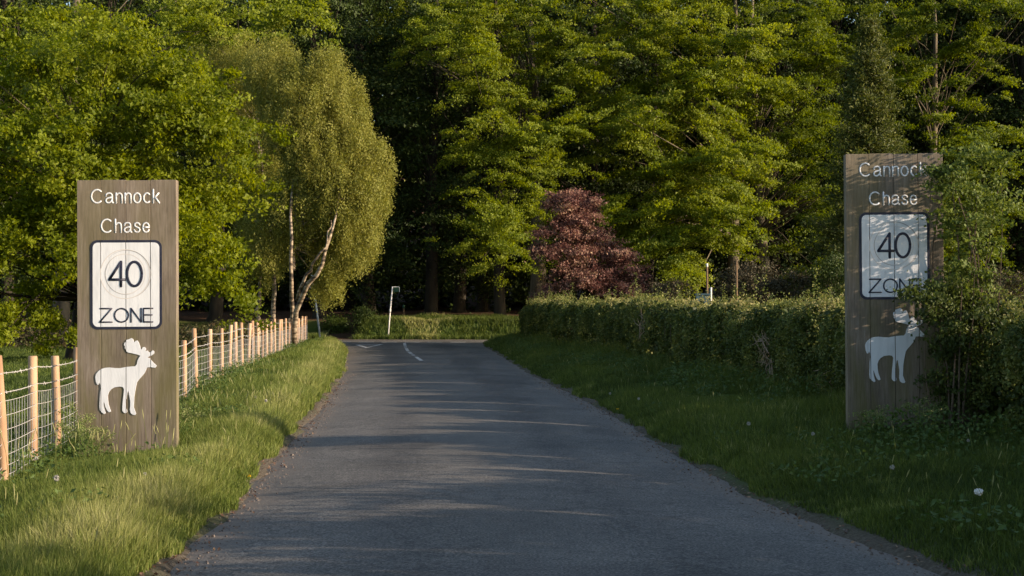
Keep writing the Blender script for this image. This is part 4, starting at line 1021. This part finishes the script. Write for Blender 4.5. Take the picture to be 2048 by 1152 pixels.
# flowering stalks
def stalks(name, n, fx, y0, y1, lab, h0=.28, h1=.5, tint=.55):
    mb = MB()
    for i in range(n):
        y = rng.uniform(y0, y1); x = float(fx(y, rng.random())); 
        if road_s(x, y) < .2: continue
        z = gz(x, y); h = rng.uniform(h0, h1); l = rng.normal(size=2) * .08 * h / .4
        mb.tube([(x, y, z), (x + l[0] * .4, y + l[1] * .4, z + h * .6), (x + l[0], y + l[1], z + h)], [.0028, .0022, .0016], 3, False, tint)
        sr = .0038 * rng.uniform(.7, 1.4)
        mb.tube([(x + l[0] * .8, y + l[1] * .8, z + h * .84), (x + l[0] * .9, y + l[1] * .9, z + h * .93), (x + l[0] * 1.05, y + l[1] * 1.05, z + h * 1.04)], [.002, sr, .002], 4, False, .8)
    tag(mb.build(name, M['grass']), lab, 'grass', None, 'stuff')
stalks('seed_heads', 240, lambda y, r: EL_(y) - .2 - 1.9 * r, 7.5, 30, 'thin grass seed heads over the left verge')
stalks('seed_heads', 240, lambda y, r: ER_(y) + .5 + 3.0 * r, 9, 34, 'thin grass seed heads over the right verge', .15, .34)

# umbellifer plants
def umbel(base, h, label, s=1.0):
    root = empty('cow_parsley', base, label, 'plant'); mb = MB(); P = []; T = []
    for k_ in range(5):
        a = rng.random() * 6.28; hh = h * rng.uniform(.6, 1); top = np.array([math.cos(a) * .12 * s, math.sin(a) * .1 * s, hh])
        mb.tube([(0, 0, 0), top * [.3, .3, .5], top], [.005, .004, .003], 5, False)
        for q in range(3):
            st = top * rng.uniform(.55, .95); d = np.array([math.cos(a + q * 2), math.sin(a + q * 2), .8]) * .10 * s
            mb.tube([st, st + d], [.003, .002], 4, False)
            n_ = 34; P.append(st + d + rng.normal(size=(n_, 3)) * [.032, .032, .016]); T.append(rng.uniform(.55, 1, n_))
            n_ = 22; P.append(st * .6 + rng.normal(size=(n_, 3)) * [.07, .07, .05]); T.append(rng.uniform(0, .5, n_))
    P = np.vstack(P); T = np.concatenate(T); n_ = len(P)
    v, f, t = leaf_geo(P, rng.normal(size=(n_, 3)) + [0, 0, .5], rng.uniform(.012, .03, n_), .012, T)
    arr_mesh('leaves', v, f, M['weed'], root, {'tint': t}); mb.build('stem', M['weed'], root)
for px, d, h, lab in ((172, 14.3, .55, 'tall cow parsley standing against the left edge of the left sign'), (190, 14.6, .36, 'shorter cow parsley in front of the left sign\'s first plank'), (146, 14.7, .45, 'cow parsley tuft between the wire fence and the left sign'),
                      (362, 15.6, .42, 'cow parsley beside the right edge of the left sign'), (1745, 14.9, .30, 'cow parsley before the foot of the right sign'), (1850, 14.7, .36, 'cow parsley under the shrub at the right sign')):
    x = at(px, d); umbel((x, d, gz(x, d)), h, lab)

# dandelion clocks
M['fluff'] = noise_mat('seed_fluff', [(.3, (.34, .32, .28)), (.7, (.5, .48, .43))], 60, rough=.9, bump=.4)
M['yellow'] = noise_mat('yellow_petals', [(.3, (.55, .32, .01)), (.7, (.75, .50, .02))], 40, rough=.8, bump=.3)
def clock(x, y, h, r, mat, label):
    z = gz(x, y); root = empty('dandelion', (x, y, z), label, 'flower')
    mb = MB(); mb.tube([(0, 0, 0), (.01, 0, h * .6), (.015, 0, h)], .003, 5, False); mb.build('stem', M['weed'], root)
    n_ = 140 if mat == 'fluff' else 60; D = unit(rng.normal(size=(n_, 3)))
    if mat != 'fluff': D = unit(D * [1, 1, .25])
    P = D * r * rng.uniform(.4, 1, n_)[:, None] + [.015, 0, h]
    v, f, t = leaf_geo(P, rng.normal(size=(n_, 3)), r * .7, r * .4, np.ones(n_)); arr_mesh('head', v, f, M[mat], root, {'tint': t})
CL = [(110, 10.9, .20, .030, 'fluff', 'largest dandelion clock low in the near left grass'), (70, 11.8, .24, .02, 'fluff', 'dandelion clock near the foot of the second fence post'), (287, 11.2, .2, .018, 'fluff', 'small dandelion clock in grass below the left sign'),
      (450, 14.0, .12, .02, 'yellow', 'yellow dandelion right of the left sign'), (496, 12.9, .10, .02, 'yellow', 'yellow dandelion at the very edge of the left verge'), (510, 20.5, .2, .028, 'fluff', 'dandelion clock in the lit verge beyond the left sign'), (530, 19.4, .22, .026, 'fluff', 'dandelion clock closer to the lane beyond the left sign'),
      (1494, 15.2, .22, .026, 'fluff', 'dandelion clock between the hedge and the lane, left of the right sign'), (1622, 14.0, .22, .022, 'fluff', 'dandelion clock just below left of the right sign'), (1780, 11.9, .1, .026, 'fluff', 'dandelion clock in the grass below the right sign'),
      (1932, 13.1, .18, .018, 'fluff', 'dandelion clock in dark grass below the shrub'), (1590, 15.6, .14, .018, 'yellow', 'yellow dandelion in the shaded right verge'), (1218, 22.5, .2, .026, 'fluff', 'left one of the dandelion clocks by the far right verge edge'), (1275, 20.6, .2, .024, 'fluff', 'right one of the dandelion clocks by the far right verge edge'), (1233, 20.8, .12, .024, 'yellow', 'yellow dandelion between two clocks in the right verge')]
for px, d, h, r, mt, lab in CL: clock(at(px, d), d, h, r * .75, mt, lab)

# crumpled white litter
def litter(px, d, r, lab):
    import bmesh
    bm = bmesh.new(); bmesh.ops.create_icosphere(bm, subdivisions=3, radius=r)
    for v in bm.verts:
        k_ = rng.uniform(.65, 1.15); v.co = Vector((v.co.x * k_ * 1.1, v.co.y * k_, v.co.z * k_ * .8)); v.co.z += .25 * abs(v.co.x)
    me = bpy.data.meshes.new('paper_litter'); bm.to_mesh(me); bm.free(); me.materials.append(M['white'])
    o = bpy.data.objects.new('paper_litter', me); C.objects.link(o); x = at(px, d); o.location = (x, d, gz(x, d) + .12); tag(o, lab, 'litter')
litter(1956, 10.3, .030, 'crumpled white scrap of paper lying in the near right grass')

# stones and twigs along the lane's edges
def stones(n, fx, y0, y1, lab):
    mb = MB()
    for i in range(n):
        y = rng.uniform(y0, y1); x = float(fx(y, rng.normal())); r = rng.uniform(.003, .010) * (1 if rng.random() < .95 else 2)
        s = float(road_s(x, y)); z = max(gz(x, y), float(road_z(x, y))) + r * .3
        a = rng.random() * 3
        c, s_ = math.cos(a) * r * rng.uniform(.8, 1.6), math.sin(a) * r
        v = [(x - c, y - s_, z - r * .5), (x + s_, y - c, z - r * .5), (x + c, y + s_, z - r * .5), (x - s_, y + c, z - r * .5), (x - c * .6, y - s_ * .6, z + r * .5), (x + s_ * .6, y - c * .6, z + r * .6), (x + c * .6, y + s_ * .6, z + r * .4), (x - s_ * .6, y + c * .6, z + r * .5)]
        mb.add(v, [(4, 5, 6, 7), (0, 1, 5, 4), (1, 2, 6, 5), (2, 3, 7, 6), (3, 0, 4, 7)])
    tag(mb.build('gravel', M['gravel']), lab, 'gravel', None, 'stuff')
M['gravel'] = noise_mat('edge_gravel', [(.3, (.07, .055, .045)), (.5, (.13, .105, .09)), (.75, (.24, .21, .19))], 30, rough=.9, bump=.2)
stones(1300, lambda y, q: EL_(y) + .04 + q * .10, 7.5, 34, 'loose grit along the left edge of the lane')
stones(1500, lambda y, q: ER_(y) - .04 + q * .12, 7.5, 34, 'loose grit along the right edge of the lane')
# dead leaves caught at the edge
n = 1300; Y = rng.uniform(8, 30, n); side = rng.random(n) < .5
X = np.where(side, EL_(Y) - .06 + rng.normal(size=n) * .09, ER_(Y) + .05 + rng.normal(size=n) * .1)
Z = np.maximum(ground_z(X, Y), road_z(X, Y)) + .008
v, f, t = leaf_geo(np.stack([X, Y, Z], 1), rng.normal(size=(n, 3)) * .4 + [0, 0, 1], rng.uniform(.02, .05, n), .02, rng.random(n))
M['dead'] = leaf_mat('dead_leaf', [(0, (.06, .03, .02)), (.6, (.18, .10, .06)), (1, (.32, .22, .14))], .1)
tag(arr_mesh('dead_leaves', v, f, M['dead'], None, {'tint': t}), 'dead brown leaves caught along both lane edges', 'leaves', None, 'stuff')
# fallen twig on the left edge of the lane
x, y = at(596, 18.6), 18.6
mb = MB(); mb.tube([(-.14, .03, .01), (-.02, 0, .025), (.12, -.05, .012)], [.010, .009, .004], 6); mb.tube([(-.02, 0, .025), (.05, .05, .03)], [.006, .002], 5, False)
o = mb.build('fallen_twig', M['twig']); o.location = (x, y, max(gz(x, y), float(road_z(x, y)))); tag(o, 'short dead twig lying at the left edge of the lane', 'twig')
print('verts', sum(len(o.data.vertices) for o in sc.objects if o.type == 'MESH'))
